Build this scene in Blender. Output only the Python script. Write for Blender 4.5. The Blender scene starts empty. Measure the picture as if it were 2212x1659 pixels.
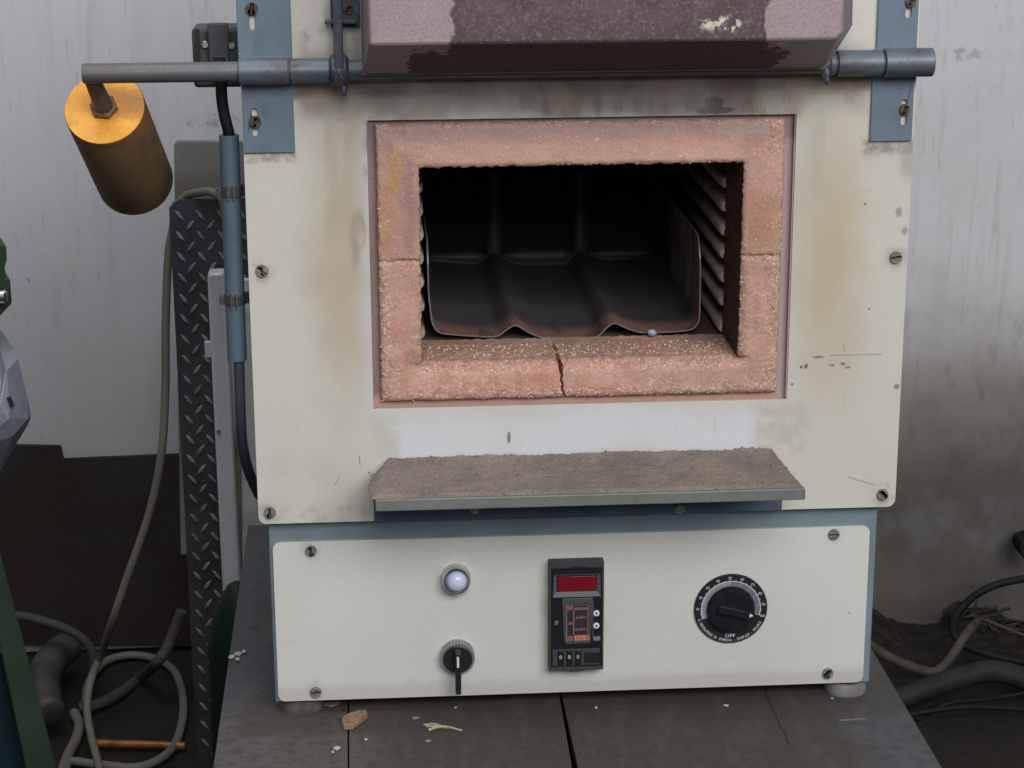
import bpy, bmesh, math, random
from mathutils import Vector, Matrix, noise as mnoise
from mathutils.geometry import tessellate_polygon
random.seed(7)
SC = bpy.context.scene
COL = SC.collection
R = math.radians

# ------------------------------------------------------------------ camera
CF, CX, CY, CZ = 4456.25, -.1730, -1.6655, .7843
YAW, PITCH, ROLL = -.0688, .2820, -.0044
def cam_axes():
    cy, sy, cp, sp = math.cos(YAW), math.sin(YAW), math.cos(PITCH), math.sin(PITCH)
    fwd = Vector((-sy*cp, cy*cp, -sp)); right = Vector((cy, sy, 0)); up = right.cross(fwd)
    c, s = math.cos(ROLL), math.sin(ROLL)
    return c*right+s*up, -s*right+c*up, fwd
RT, UP, FW = cam_axes()
CAM = Vector((CX, CY, CZ))
cd = bpy.data.cameras.new('camera'); cam = bpy.data.objects.new('camera', cd); COL.objects.link(cam)
cd.sensor_width = 36; cd.sensor_fit = 'HORIZONTAL'; cd.lens = 36*CF/2212
cd.clip_start = .05; cd.clip_end = 100
m = Matrix.Identity(4)
for i in range(3):
    m[i][0] = RT[i]; m[i][1] = UP[i]; m[i][2] = -FW[i]; m[i][3] = CAM[i]
cam.matrix_world = m
SC.camera = cam

# ------------------------------------------------------------------ light
w = bpy.data.worlds.new('World'); SC.world = w; w.use_nodes = True
bg = w.node_tree.nodes['Background']; bg.inputs[0].default_value = (.90, .94, 1, 1); bg.inputs[1].default_value = .13
def area(name, loc, target, sx, sy, power, color):
    d = bpy.data.lights.new(name, 'AREA'); d.shape = 'RECTANGLE'; d.size = sx; d.size_y = sy
    d.energy = power; d.color = color
    o = bpy.data.objects.new(name, d); COL.objects.link(o); o.location = loc
    o.rotation_euler = (Vector(target)-Vector(loc)).to_track_quat('-Z', 'Y').to_euler()
    return o
area('window_light', (.9, -3.3, 2.4), (0.0, .2, .40), 3.4, 1.8, 184, (1, .985, .97))
area('skylight', (-.5, -.6, 3.3), (0, .4, .2), 2.6, 1.8, 62, (.93, .96, 1))
SC.view_settings.view_transform = 'Standard'; SC.view_settings.look = 'None'
SC.view_settings.exposure = -.07; SC.view_settings.gamma = 1; SC.view_settings.use_curve_mapping = False

# ------------------------------------------------------------------ helpers
def ray(px, py):
    return (FW + RT*((px-1106)/CF) + UP*((829.5-py)/CF))
def at(px, py, Y=0.0):
    d = ray(px, py); return CAM + d*((Y-CAM.y)/d.y)
def atz(px, py, Z=0.0):
    d = ray(px, py); return CAM + d*((Z-CAM.z)/d.z)
def px2m(n, Y=0.0):
    return n*(Y-CAM.y)/FW.y/CF

class MB:
    def __init__(s): s.v = []; s.f = []; s.m = []; s.mi = 0; s.attr = None
    def add(s, vs, fs):
        b = len(s.v); s.v += [Vector(v) for v in vs]
        for f in fs: s.f.append([b+i for i in f]); s.m.append(s.mi)
        return s
    def box(s, x0, x1, y0, y1, z0, z1):
        v = [(x, y, z) for x in (x0, x1) for y in (y0, y1) for z in (z0, z1)]
        return s.add(v, [(0,1,3,2),(4,6,7,5),(0,4,5,1),(2,3,7,6),(0,2,6,4),(1,5,7,3)])
    def hexa(s, a, b):      # loft two equal loops, capped
        n = len(a); f = [list(range(n))[::-1], list(range(n, 2*n))]
        for i in range(n): f.append([i, (i+1) % n, n+(i+1) % n, n+i])
        return s.add(list(a)+list(b), f)
    def lathe(s, p, d, prof, seg=32, flat=False):
        d = Vector(d).normalized(); p = Vector(p)
        a = d.orthogonal().normalized(); b = d.cross(a)
        vs = []; fs = []
        for r, t in prof:
            for k in range(seg):
                an = 2*math.pi*k/seg; vs.append(p+d*t+(a*math.cos(an)+b*math.sin(an))*r)
        for j in range(len(prof)-1):
            for k in range(seg):
                fs.append([j*seg+k, j*seg+(k+1) % seg, (j+1)*seg+(k+1) % seg, (j+1)*seg+k])
        fs.append([k for k in range(seg)][::-1]); fs.append([(len(prof)-1)*seg+k for k in range(seg)])
        return s.add(vs, fs)
    def cyl(s, p0, p1, r, seg=24, bev=0):
        p0 = Vector(p0); L = (Vector(p1)-p0).length
        pr = [(r, 0), (r, L)] if not bev else [(r-bev, 0), (r, bev), (r, L-bev), (r-bev, L)]
        return s.lathe(p0, Vector(p1)-p0, pr, seg)
    def tube(s, pts, r, seg=10, rib=None):
        pts = [Vector(p) for p in pts]; n = len(pts); vs = []; fs = []
        nrm = None
        for i, p in enumerate(pts):
            t = (pts[min(i+1, n-1)]-pts[max(i-1, 0)]).normalized()
            nrm = t.orthogonal().normalized() if nrm is None else (nrm-t*nrm.dot(t)).normalized()
            b = t.cross(nrm); rr = r if rib is None else r*(rib[0] if i % 2 else rib[1])
            for k in range(seg):
                an = 2*math.pi*k/seg; vs.append(p+(nrm*math.cos(an)+b*math.sin(an))*rr)
        for j in range(n-1):
            for k in range(seg):
                fs.append([j*seg+k, j*seg+(k+1) % seg, (j+1)*seg+(k+1) % seg, (j+1)*seg+k])
        fs.append(list(range(seg))[::-1]); fs.append([(n-1)*seg+k for k in range(seg)])
        return s.add(vs, fs)
    def plate(s, outer, holes, y0, y1):      # polygon with holes in XZ, from y0 (front) to y1 (back)
        loops = [outer]+list(holes); allp = [p for l in loops for p in l]; n = len(allp)
        tr = tessellate_polygon([[Vector((p[0], p[1], 0)) for p in l] for l in loops])
        vs = [(p[0], y0, p[1]) for p in allp]+[(p[0], y1, p[1]) for p in allp]
        fs = [list(t) for t in tr]+[[i+n for i in t][::-1] for t in tr]
        b = 0
        for l in loops:
            k = len(l)
            for i in range(k):
                j = (i+1) % k; fs.append([b+i, b+j, n+b+j, n+b+i])
            b += k
        return s.add(vs, fs)
    def ico(s, c, r, sq=(1, 1, 1)):
        t = (1+5**.5)/2
        V = [(-1,t,0),(1,t,0),(-1,-t,0),(1,-t,0),(0,-1,t),(0,1,t),(0,-1,-t),(0,1,-t),(t,0,-1),(t,0,1),(-t,0,-1),(-t,0,1)]
        F = [(0,11,5),(0,5,1),(0,1,7),(0,7,10),(0,10,11),(1,5,9),(5,11,4),(11,10,2),(10,7,6),(7,1,8),(3,9,4),(3,4,2),(3,2,6),(3,6,8),(3,8,9),(4,9,5),(2,4,11),(6,2,10),(8,6,7),(9,8,1)]
        rot = Matrix.Rotation(random.random()*6.28, 3, Vector((random.random()-.5, random.random()-.5, random.random()-.5)).normalized())
        vs = []
        for v in V:
            q = rot @ (Vector(v).normalized()*r*random.uniform(.7, 1.15)); vs.append(Vector(c)+Vector((q.x*sq[0], q.y*sq[1], q.z*sq[2])))
        return s.add(vs, F)
    def build(s, name, mats, parent=None, bevel=0, angle=35, seg=2, smooth=True):
        me = bpy.data.meshes.new(name)
        off = parent_world(parent) if parent else Vector()
        me.from_pydata([tuple(v-off) for v in s.v], [], s.f)
        if not isinstance(mats, (list, tuple)): mats = [mats]
        for mt in mats: me.materials.append(mt)
        me.polygons.foreach_set('material_index', s.m)
        bm = bmesh.new(); bm.from_mesh(me); bmesh.ops.recalc_face_normals(bm, faces=bm.faces); bm.to_mesh(me); bm.free()
        if s.attr:
            a = me.attributes.new('worn', 'FLOAT', 'POINT'); a.data.foreach_set('value', s.attr+[0]*(len(s.v)-len(s.attr)))
        if smooth:
            me.polygons.foreach_set('use_smooth', [True]*len(me.polygons)); me.set_sharp_from_angle(angle=R(angle))
        o = bpy.data.objects.new(name, me); COL.objects.link(o)
        if parent: o.parent = parent
        if bevel:
            md = o.modifiers.new('bevel', 'BEVEL'); md.width = bevel; md.segments = seg; md.limit_method = 'ANGLE'; md.angle_limit = R(40)
        return o
def parent_world(p):
    v = Vector()
    while p: v += p.location; p = p.parent
    return v
def thing(name, loc, label, cat, group=None):
    o = bpy.data.objects.new(name, None); COL.objects.link(o); o.location = loc; o.empty_display_size = .05
    return tag(o, label, cat, group)
def tag(o, label=None, cat=None, group=None, kind=None):
    if label: o['label'] = label
    if cat: o['category'] = cat
    if group: o['group'] = group
    if kind: o['kind'] = kind
    return o
def recentre(o):          # move a one-mesh thing's origin to its base
    me = o.data; n = len(me.vertices)
    c = Vector((sum(v.co.x for v in me.vertices)/n, sum(v.co.y for v in me.vertices)/n, min(v.co.z for v in me.vertices)))
    for v in me.vertices: v.co -= c
    o.location = c; return o
def circ(cx, cz, r, n=32, rz=None):
    rz = rz or r
    return [(cx+r*math.cos(2*math.pi*k/n), cz+rz*math.sin(2*math.pi*k/n)) for k in range(n)]
def slot(cx, z0, z1, r, n=8):
    return [(cx+r*math.cos(math.pi*k/n), z1+r*math.sin(math.pi*k/n)) for k in range(n+1)]+[(cx-r*math.cos(math.pi*k/n), z0-r*math.sin(math.pi*k/n)) for k in range(n+1)]
def rrect(x0, x1, z0, z1, r, n=6, corners=(1,1,1,1)):   # BL BR TR TL
    out = []
    for (cx, cz, a0, on, px, pz) in ((x0+r, z0+r, 180, corners[0], x0, z0), (x1-r, z0+r, 270, corners[1], x1, z0), (x1-r, z1-r, 0, corners[2], x1, z1), (x0+r, z1-r, 90, corners[3], x0, z1)):
        if not on: out.append((px, pz)); continue
        for k in range(n+1):
            a = R(a0+90*k/n); out.append((cx+r*math.cos(a), cz+r*math.sin(a)))
    return out
def spline(pts, n=10):    # Catmull-Rom
    P = [Vector(p) for p in pts]; P = [P[0]*2-P[1]]+P+[P[-1]*2-P[-2]]; out = []
    for i in range(1, len(P)-2):
        a, b, c, d = P[i-1:i+3]
        for k in range(n):
            t = k/n
            out.append(.5*((2*b)+(c-a)*t+(2*a-5*b+4*c-d)*t*t+(3*b-a-3*c+d)*t**3))
    return out+[P[-2]]
GL = {}
def glyph(ch):
    if ch in GL: return GL[ch]
    cu = bpy.data.curves.new('g', 'FONT'); cu.body = ch; cu.size = 1; cu.resolution_u = 2
    o = bpy.data.objects.new('g', cu); COL.objects.link(o)
    dg = bpy.context.evaluated_depsgraph_get(); dg.update(); me = o.evaluated_get(dg).to_mesh()
    vs = [v.co.copy() for v in me.vertices]; fs = [list(p.vertices) for p in me.polygons]
    o.evaluated_get(dg).to_mesh_clear(); bpy.data.objects.remove(o); bpy.data.curves.remove(cu)
    wd = max([v.x for v in vs])+.08 if vs else .3
    x0 = min([v.x for v in vs]) if vs else 0
    GL[ch] = (vs, fs, wd-x0+.02, x0); return GL[ch]
def text(mb, s, cx, cz, y, size, sx=1.0, rot=0, center=True):
    tot = sum(glyph(c)[2] for c in s)*size*sx; x = -tot/2 if center else 0
    for c in s:
        vs, fs, wd, x0 = glyph(c); out = []
        for v in vs:
            u = x+(v.x-x0)*size*sx; q = (v.y-.35)*size
            out.append((cx+u*math.cos(rot)-q*math.sin(rot), y, cz+u*math.sin(rot)+q*math.cos(rot)))
        mb.add(out, fs); x += wd*size*sx

# ------------------------------------------------------------------ materials
class N:
    def __init__(s, name):
        s.mat = bpy.data.materials.new(name); s.mat.use_nodes = True; s.t = s.mat.node_tree; s.n = s.t.nodes
        s.p = s.n['Principled BSDF']; s.co = s.n.new('ShaderNodeNewGeometry').outputs['Position']
        sp = s.n.new('ShaderNodeSeparateXYZ'); s.l(s.co, sp.inputs[0]); s.ax = dict(zip('XYZ', sp.outputs))
    def l(s, a, b):
        if hasattr(a, 'is_output'): s.t.links.new(a, b)
        else: b.default_value = a
    def math(s, op, a, b=0.0, c=None, clamp=False):
        n = s.n.new('ShaderNodeMath'); n.operation = op; n.use_clamp = clamp; s.l(a, n.inputs[0]); s.l(b, n.inputs[1])
        if c is not None: s.l(c, n.inputs[2])
        return n.outputs[0]
    def noise(s, scale, detail=4, stretch=None, rough=.6):
        n = s.n.new('ShaderNodeTexNoise'); n.inputs['Scale'].default_value = scale; n.inputs['Detail'].default_value = detail; n.inputs['Roughness'].default_value = rough
        v = s.co
        if stretch:
            mp = s.n.new('ShaderNodeMapping'); mp.inputs['Scale'].default_value = stretch; s.l(s.co, mp.inputs[0]); v = mp.outputs[0]
        s.l(v, n.inputs['Vector']); return n.outputs[0]
    def voro(s, scale, feat='F1', out=0):
        n = s.n.new('ShaderNodeTexVoronoi'); n.inputs['Scale'].default_value = scale; n.feature = feat; s.l(s.co, n.inputs['Vector']); return n.outputs[out]
    def step(s, v, lo, hi):
        n = s.n.new('ShaderNodeMapRange'); n.interpolation_type = 'SMOOTHSTEP'; s.l(v, n.inputs[0]); n.inputs[1].default_value = lo; n.inputs[2].default_value = hi; return n.outputs[0]
    def warped(s, a, amt, sc, k):
        n = s.noise(sc, 4, (1, 1, 1+.001*k))
        if k:
            ad = s.n.new('ShaderNodeVectorMath'); ad.inputs[1].default_value = (k*3.1, k*1.7, k*5.3); s.l(s.co, ad.inputs[0])
            s.l(ad.outputs[0], n.node.inputs['Vector'])
        return s.math('ADD', s.ax[a], s.math('MULTIPLY', s.math('SUBTRACT', n, .5), amt))
    def mask(s, k):
        t = k[0]
        if t == 'n':
            return s.step(s.noise(k[1], 5, k[4] if len(k) > 4 else None), k[2], k[3])
        if t == 'v': return s.step(s.voro(k[1]), k[3], k[2])
        if t == 'attr':
            a = s.n.new('ShaderNodeAttribute'); a.attribute_name = k[1]; return a.outputs['Fac']
        if t == 'e':      # axes, centre, radii, softness, warp, warpscale
            _, ax, ca, cb, ra, rb, soft, wp, ws = k
            u = s.math('DIVIDE', s.math('SUBTRACT', s.warped(ax[0], wp, ws, 1), ca), ra); v = s.math('DIVIDE', s.math('SUBTRACT', s.warped(ax[1], wp, ws, 2), cb), rb)
            d = s.math('SQRT', s.math('ADD', s.math('MULTIPLY', u, u), s.math('MULTIPLY', v, v)))
            return s.step(d, 1+soft, max(0, 1-soft))
        if t == 'b':
            _, ax, a0, a1, b0, b1, soft, wp, ws = k
            u = s.warped(ax[0], wp, ws, 1); v = s.warped(ax[1], wp, ws, 2); r = None
            for (q, lo, hi) in ((u, a0, a1), (v, b0, b1)):
                for e in (s.step(q, lo-soft, lo+soft), s.step(q, hi+soft, hi-soft)): r = e if r is None else s.math('MULTIPLY', r, e)
            return r
        if t == 'l':      # line segment distance: axes, x0,y0,x1,y1,width,warp,ws
            _, ax, x0, y0, x1, y1, wd, wp, ws = k
            u = s.warped(ax[0], wp, ws, 1); v = s.warped(ax[1], wp, ws, 2)
            L = math.hypot(x1-x0, y1-y0); dx, dy = (x1-x0)/L, (y1-y0)/L
            pu = s.math('SUBTRACT', u, x0); pv = s.math('SUBTRACT', v, y0)
            along = s.math('ADD', s.math('MULTIPLY', pu, dx), s.math('MULTIPLY', pv, dy))
            perp = s.math('ABSOLUTE', s.math('SUBTRACT', s.math('MULTIPLY', pu, dy), s.math('MULTIPLY', pv, dx)))
            return s.math('MULTIPLY', s.step(perp, wd, wd*.4), s.math('MULTIPLY', s.step(along, -wd, wd), s.step(along, L+wd, L-wd)))
        if t == '*':
            r = s.mask(k[1])
            for q in k[2:]: r = s.math('MULTIPLY', r, s.mask(q))
            return r
        if t == '+':
            r = s.mask(k[1])
            for q in k[2:]: r = s.math('MAXIMUM', r, s.mask(q))
            return r
        if t == '-': return s.math('SUBTRACT', 1.0, s.mask(k[1]))
    def mix(s, f, a, b):
        n = s.n.new('ShaderNodeMix'); n.data_type = 'RGBA'; s.l(f, n.inputs[0]); s.l(a, n.inputs[6]); s.l(b, n.inputs[7]); return n.outputs[2]
def c4(c): return (c[0], c[1], c[2], 1)
def mk(name, base, rough=.6, metal=0, layers=(), vary=None, bump=None, vbump=None, grain=.10, spec=None, **kw):
    if spec is None: spec = (.12 if max(base) < .06 else .3) if rough > .4 else .45
    s = N(name); col = c4(base); rg = rough
    if vary:
        f = s.step(s.noise(vary[0], 5), .3, .7); col = s.mix(f, c4([x*(1-vary[1]) for x in base]), c4([x*(1+vary[1]) for x in base]))
    for L in layers:
        f = s.mask(L[0]); f = s.math('MULTIPLY', f, L[2]); col = s.mix(f, col, c4(L[1]))
        if len(L) > 3: 
            mr = s.n.new('ShaderNodeMix'); mr.data_type = 'FLOAT'; s.l(f, mr.inputs[0]); s.l(rg, mr.inputs[2]); s.l(L[3], mr.inputs[3]); rg = mr.outputs[0]
    if grain:
        g = s.step(s.noise(900, 2), .25, .75); h = s.n.new('ShaderNodeHueSaturation'); s.l(s.math('MULTIPLY_ADD', g, grain*2, 1-grain), h.inputs['Value']); s.l(col, h.inputs['Color']); col = h.outputs[0]
    s.l(col, s.p.inputs['Base Color']); s.l(rg, s.p.inputs['Roughness']); s.p.inputs['Metallic'].default_value = metal; s.p.inputs['Specular IOR Level'].default_value = spec
    prev = None
    for i, b in enumerate([bump] if bump else []):
        bn = s.n.new('ShaderNodeBump'); bn.inputs['Strength'].default_value = b[1]; bn.inputs['Distance'].default_value = b[2]; s.l(s.noise(b[0], 5), bn.inputs['Height']); prev = bn.outputs[0]
    if vbump:
        bn = s.n.new('ShaderNodeBump'); bn.inputs['Strength'].default_value = vbump[1]; bn.inputs['Distance'].default_value = vbump[2]; s.l(s.voro(vbump[0]), bn.inputs['Height'])
        bn.invert = True
        if prev: s.l(prev, bn.inputs['Normal'])
        prev = bn.outputs[0]
    if prev: s.l(prev, s.p.inputs['Normal'])
    for k_, v_ in kw.items(): s.p.inputs[k_].default_value = v_
    return s.mat
def XZ(px, py, Y=0): p = at(px, py, Y); return p.x, p.z
def eXZ(px, py, rx, ry, soft, wp, ws, Y=0):
    p = at(px, py, Y); return ('e', 'XZ', p.x, p.z, px2m(rx, Y), px2m(ry, Y), soft, wp, ws)
def bXZ(x0, y0, x1, y1, soft, wp, ws, Y=0):
    a = at(x0, y0, Y); b = at(x1, y1, Y); return ('b', 'XZ', a.x, b.x, b.z, a.z, soft, wp, ws)
def lXZ(x0, y0, x1, y1, wpx, wp=.001, ws=200, Y=0):
    a = at(x0, y0, Y); b = at(x1, y1, Y); return ('l', 'XZ', a.x, a.z, b.x, b.z, px2m(wpx, Y), wp, ws)

CREAM = (.515, .502, .455)
DIRT = (.075, .062, .055)
M = {}
M['cream'] = mk('cream_enamel', CREAM, .42, layers=[
    (eXZ(745, 560, 60, 260, .9, .05, 25), (.40, .30, .20), .7),
    (eXZ(1790, 560, 70, 260, .9, .05, 25), (.43, .34, .20), .7),
    (('*', eXZ(1790, 480, 80, 240, .7, .03, 20), ('n', 420, .6, .68)), (.30, .24, .13), .35),
    (('*', eXZ(740, 600, 70, 240, .7, .03, 20), ('n', 420, .6, .68)), (.30, .24, .13), .25),
    # heat-bleached band below the opening
    (bXZ(850, 900, 1640, 985, .012, .05, 14), (.56, .565, .62), .85),
    (bXZ(770, 200, 830, 900, .007, .02, 12), (.50, .50, .53), .5),
    # soot haze above the opening, with the hood's shade painted into it
    (bXZ(640, 120, 1860, 232, .012, .03, 18), (.155, .125, .11), .72),
    (bXZ(1150, 150, 1640, 250, .010, .03, 18), (.17, .14, .135), .7),
    (bXZ(620, 170, 1880, 192, .004, .012, 24), (.10, .07, .05), .75),
    (('*', bXZ(640, -60, 800, 130, .01, .03, 20), ('n', 30, .42, .62)), (.20, .16, .12), .6),
    (('*', bXZ(1100, 175, 1720, 245, .005, .02, 20), ('n', 60, .46, .56, (1, 1, .25))), (.15, .105, .085), .65),
    (('*', bXZ(640, 185, 1880, 250, .006, .02, 20), ('n', 26, .45, .6)), (.24, .19, .16), .6),
    # chipped patches
    (('+', eXZ(1543, 222, 20, 12, .12, .008, 120), eXZ(1545, 238, 40, 8, .12, .006, 120)), (.10, .08, .085), .95, .7),
    (eXZ(1099, 945, 4.5, 13, .15, .003, 200), (.12, .12, .13), .95, .6),
    (('+', eXZ(1768, 771, 13, 2.5, .4, .004, 300), eXZ(1731, 793, 3, 4, .4, .004, 300), eXZ(1741, 791, 4, 5, .4, .004, 300), eXZ(1796, 789, 7, 2.5, .4, .004, 300), eXZ(1821, 786, 6, 4, .4, .004, 300), eXZ(1831, 794, 6, 2.5, .4, .004, 300)), (.05, .05, .05), .85),
    (lXZ(1790, 768, 1905, 765, 1.6), (.12, .11, .10), .65),
    (lXZ(1830, 1030, 1890, 1048, 2.0), (.16, .15, .14), .6),
    (('+', eXZ(1711, 830, 3, 3, .3, .001, 200), eXZ(1937, 835, 6, 6, .3, .001, 200), eXZ(1869, 441, 3, 3, .3, .001, 200), eXZ(1878, 667, 2.5, 2.5, .3, .001, 200), lXZ(723, 1050, 733, 1030, 1.6), lXZ(778, 1005, 776, 985, 1.6), lXZ(1822, 745, 1825, 760, 1.2)), (.10, .09, .08), .8),
    (('+', eXZ(1941, 458, 6, 10, .5, .006, 200), eXZ(1954, 498, 6, 9, .5, .006, 200)), (.17, .165, .15), .7),
    (('*', ('+', eXZ(566, 585, 24, 24, .5, .006, 80), eXZ(583, 1107, 24, 24, .5, .006, 80), eXZ(1935, 556, 24, 24, .5, .006, 80), eXZ(1906, 1068, 26, 24, .5, .006, 80)), ('n', 90, .35, .6)), (.24, .215, .17), .6),
    (('*', ('+', bXZ(515, 330, 535, 1140, .001, .001, 60), bXZ(1925, 330, 1985, 1110, .001, .001, 60), bXZ(540, 1118, 1960, 1140, .001, .001, 60)), ('n', 95, .66, .70)), (.20, .18, .15), .6),
    (('*', bXZ(640, 225, 790, 520, .01, .02, 20), ('n', 30, .48, .62, (1, 1, .12))), (.36, .32, .25), .5),
    (('*', bXZ(1730, 205, 1900, 430, .01, .02, 20), ('n', 30, .48, .62, (1, 1, .12))), (.38, .35, .28), .5),
    (('*', ('n', 260, .62, .66, (.06, 1, 1)), ('n', 11, .5, .6)), (.40, .385, .33), .45),
    (('*', ('n', 240, .63, .66, (1, 1, .07)), ('n', 9, .5, .6)), (.40, .385, .33), .45),
    # burn marks left of the opening
    (eXZ(775, 480, 14, 32, .35, .012, 60), (.33, .26, .19), .65),
    (('*', eXZ(774, 505, 17, 34, .25, .006, 60), ('-', eXZ(774, 505, 13, 30, .25, .006, 60))), (.35, .20, .08), .7),
    (eXZ(768, 540, 9, 35, .7, .012, 60), (.22, .19, .19), .5),
    (('*', bXZ(783, 262, 797, 400, .003, .006, 100), ('n', 90, .4, .6)), (.28, .28, .24), .8),
    # around hinge plates
    (('*', bXZ(525, 325, 640, 350, .002, .004, 150), ('n', 150, .35, .6)), (.22, .20, .17), .75),
    (('*', bXZ(1865, 300, 1990, 332, .004, .008, 120), ('n', 120, .3, .6)), (.16, .14, .13), .8),
    (eXZ(1965, 345, 20, 40, .5, .01, 80), (.25, .24, .22), .6),
    (('*', bXZ(1630, 870, 1740, 985, .006, .03, 40), ('n', 60, .35, .6)), (.40, .38, .35), .6),
    (('*', bXZ(800, 905, 860, 985, .006, .02, 40), ('n', 60, .3, .6)), (.42, .41, .37), .6),
    (('*', bXZ(560, 1095, 800, 1140, .004, .008, 60), ('n', 100, .45, .65)), (.35, .33, .27), .5),
    (('*', bXZ(540, 1000, 800, 1100, .02, .02, 30), ('n', 20, .45, .6)), (.42, .40, .33), .4),
    (('n', 330, .70, .74), (.25, .22, .17), .5),
    (('n', 14, .42, .72, (1, 1, .4)), (.44, .43, .36), .35),
], bump=(260, .10, .001), grain=.05)
M['cream2'] = mk('cream_enamel_control', (.545, .555, .53), .40, layers=[
    (('n', 10, .4, .7), (.50, .51, .45), .4),
    (bXZ(590, 1484, 1880, 1530, .006, .012, 60, .01), (.36, .33, .28), .45),
    (eXZ(920, 1510, 14, 7, .4, .006, 200, .01), (.22, .07, .03), .9),
    (('n', 300, .72, .76), (.25, .24, .2), .5),
    (('*', ('+', eXZ(672, 1190, 22, 22, .5, .006, 80), eXZ(1801, 1154, 22, 22, .5, .006, 80), eXZ(682, 1495, 22, 22, .5, .006, 80), eXZ(1788, 1454, 24, 22, .5, .006, 80), eXZ(985, 1245, 46, 46, .35, .008, 50), eXZ(1240, 1330, 76, 132, .12, .006, 50)), ('n', 70, .38, .62)), (.36, .34, .29), .5),
    (('*', ('n', 260, .62, .66, (.06, 1, 1)), ('n', 11, .5, .6)), (.43, .43, .39), .4), (eXZ(1838, 1331, 3, 3, .4, .001, 50), (.3, .29, .27), .8),
    (bXZ(1790, 1440, 1880, 1490, .006, .01, 60, .01), (.40, .37, .32), .35),
], bump=(260, .06, .001), grain=.05)
M['blue'] = mk('blue_grey_paint', (.12, .165, .215), .38, layers=[
    (('n', 22, .52, .66), (.085, .095, .10), .7), (('n', 160, .66, .72), (.05, .05, .05), .5), (('n', 6, .4, .6), (.12, .17, .215), .5)], bump=(200, .12, .001), grain=.09)
M['blue_body'] = mk('blue_grey_body_paint', (.16, .215, .255), .45, layers=[(('n', 25, .45, .65), (.15, .165, .175), .6)], grain=.08)
M['blue_dark'] = mk('dull_blue_bracket', (.075, .115, .165), .5, layers=[(('n', 25, .45, .65), (.06, .075, .09), .6)], grain=.08)
M['steel'] = mk('worn_dark_steel', (.115, .11, .115), .5, .35, layers=[(('n', 60, .45, .62, (.3, 1, 1)), (.11, .09, .08), .8, .6), (('n', 12, .45, .6), (.09, .13, .16), .5)], bump=(300, .2, .001), grain=.18)
M['sleeve'] = mk('blue_worn_sleeve', (.10, .125, .15), .42, .25, layers=[(('n', 45, .46, .6, (.4, 1, 1)), (.085, .08, .085), .85, .5), (('n', 200, .6, .66), (.03, .03, .03), .5)], bump=(300, .15, .001), grain=.14)
M['darkbar'] = mk('dark_bluish_iron', (.075, .08, .105), .5, .4, vary=(60, .3), bump=(300, .25, .001), grain=.15)
izbz = at(1250, 781).z
M['brick'] = mk('salmon_refractory', (.46, .245, .190), .88, layers=[
    (('n', 28, .40, .60), (.55, .325, .27), .75), (('n', 16, .52, .60), (.47, .225, .13), .55), (('n', 13, .56, .64, (1, 1, 1.3)), (.30, .19, .18), .55), (('n', 9, .45, .6), (.42, .255, .215), .6), (('n', 50, .52, .62, (1, 1, .4)), (.40, .215, .15), .5),
    (bXZ(800, 255, 1700, 300, .008, .012, 40), (.38, .26, .25), .8),
    (bXZ(850, 305, 1600, 352, .006, .012, 30), (.58, .36, .28), .7),
    (bXZ(862, 330, 905, 560, .008, .02, 30), (.28, .185, .17), .75),
    (eXZ(852, 380, 12, 60, .5, .02, 40), (.42, .25, .06), .55),
    (bXZ(815, 400, 850, 540, .006, .012, 40), (.40, .20, .12), .6),
    (bXZ(1610, 420, 1680, 540, .008, .02, 40), (.36, .20, .135), .7),
    (eXZ(1672, 490, 10, 60, .6, .012, 40), (.40, .28, .13), .5),
    (eXZ(905, 775, 30, 18, .5, .012, 60), (.20, .14, .115), .6), (eXZ(985, 792, 60, 10, .5, .012, 60), (.40, .15, .09), .5),
    (('attr', 'worn'), (.47, .30, .21), .5),
    (('*', ('attr', 'worn'), ('n', 260, .52, .64)), (.26, .15, .10), .5),
    (('*', ('attr', 'worn'), ('v', 480, .0, .44), ('n', 60, .34, .52)), (.84, .70, .62), .9),
    (('*', ('attr', 'worn'), ('v', 210, .0, .26), ('n', 90, .45, .6)), (.82, .70, .63), .9),
    (('*', ('v', 330, .0, .24), ('n', 35, .46, .58)), (.82, .70, .64), .9),
    (('*', ('attr', 'worn'), ('n', 120, .5, .58)), (.30, .17, .115), .55),
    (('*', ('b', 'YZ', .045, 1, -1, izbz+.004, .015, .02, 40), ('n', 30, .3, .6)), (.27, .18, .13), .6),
    (('*', ('n', 210, .66, .70), ('n', 40, .45, .6)), (.75, .62, .52), .7), (('n', 130, .70, .74), (.14, .08, .06), .7)],
    bump=(340, .4, .0012), vbump=(300, .2, .0008), grain=.16)
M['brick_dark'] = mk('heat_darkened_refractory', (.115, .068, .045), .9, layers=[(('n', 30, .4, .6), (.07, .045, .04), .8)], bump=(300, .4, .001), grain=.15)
M['grit'] = mk('pale_grit', (.62, .47, .38), .8, grain=.2, vary=(400, .25))
M['rim'] = mk('mauve_heated_rim', (.25, .17, .175), .6, layers=[
    (('n', 30, .45, .6, (1, 1, .3)), (.21, .13, .12), .7), (bXZ(800, 860, 1720, 900, .004, .004, 40), (.46, .27, .21), .85), (bXZ(1690, 300, 1725, 880, .004, .006, 40), (.37, .27, .28), .8)], bump=(200, .2, .001), grain=.12)
M['chamber'] = mk('sooty_chamber_lining', (.10, .07, .055), .95, layers=[(('n', 20, .4, .6), (.03, .025, .022), .6)], grain=.12)
M['ledge'] = mk('fireclay_ledge', (.50, .39, .32), .85, layers=[(('n', 22, .4, .6), (.34, .24, .20), .6), (('b', 'YZ', .19, 1, -1, 1, .06, 0, 10), (.16, .125, .11), .8)], bump=(260, .3, .001), grain=.14)
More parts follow.
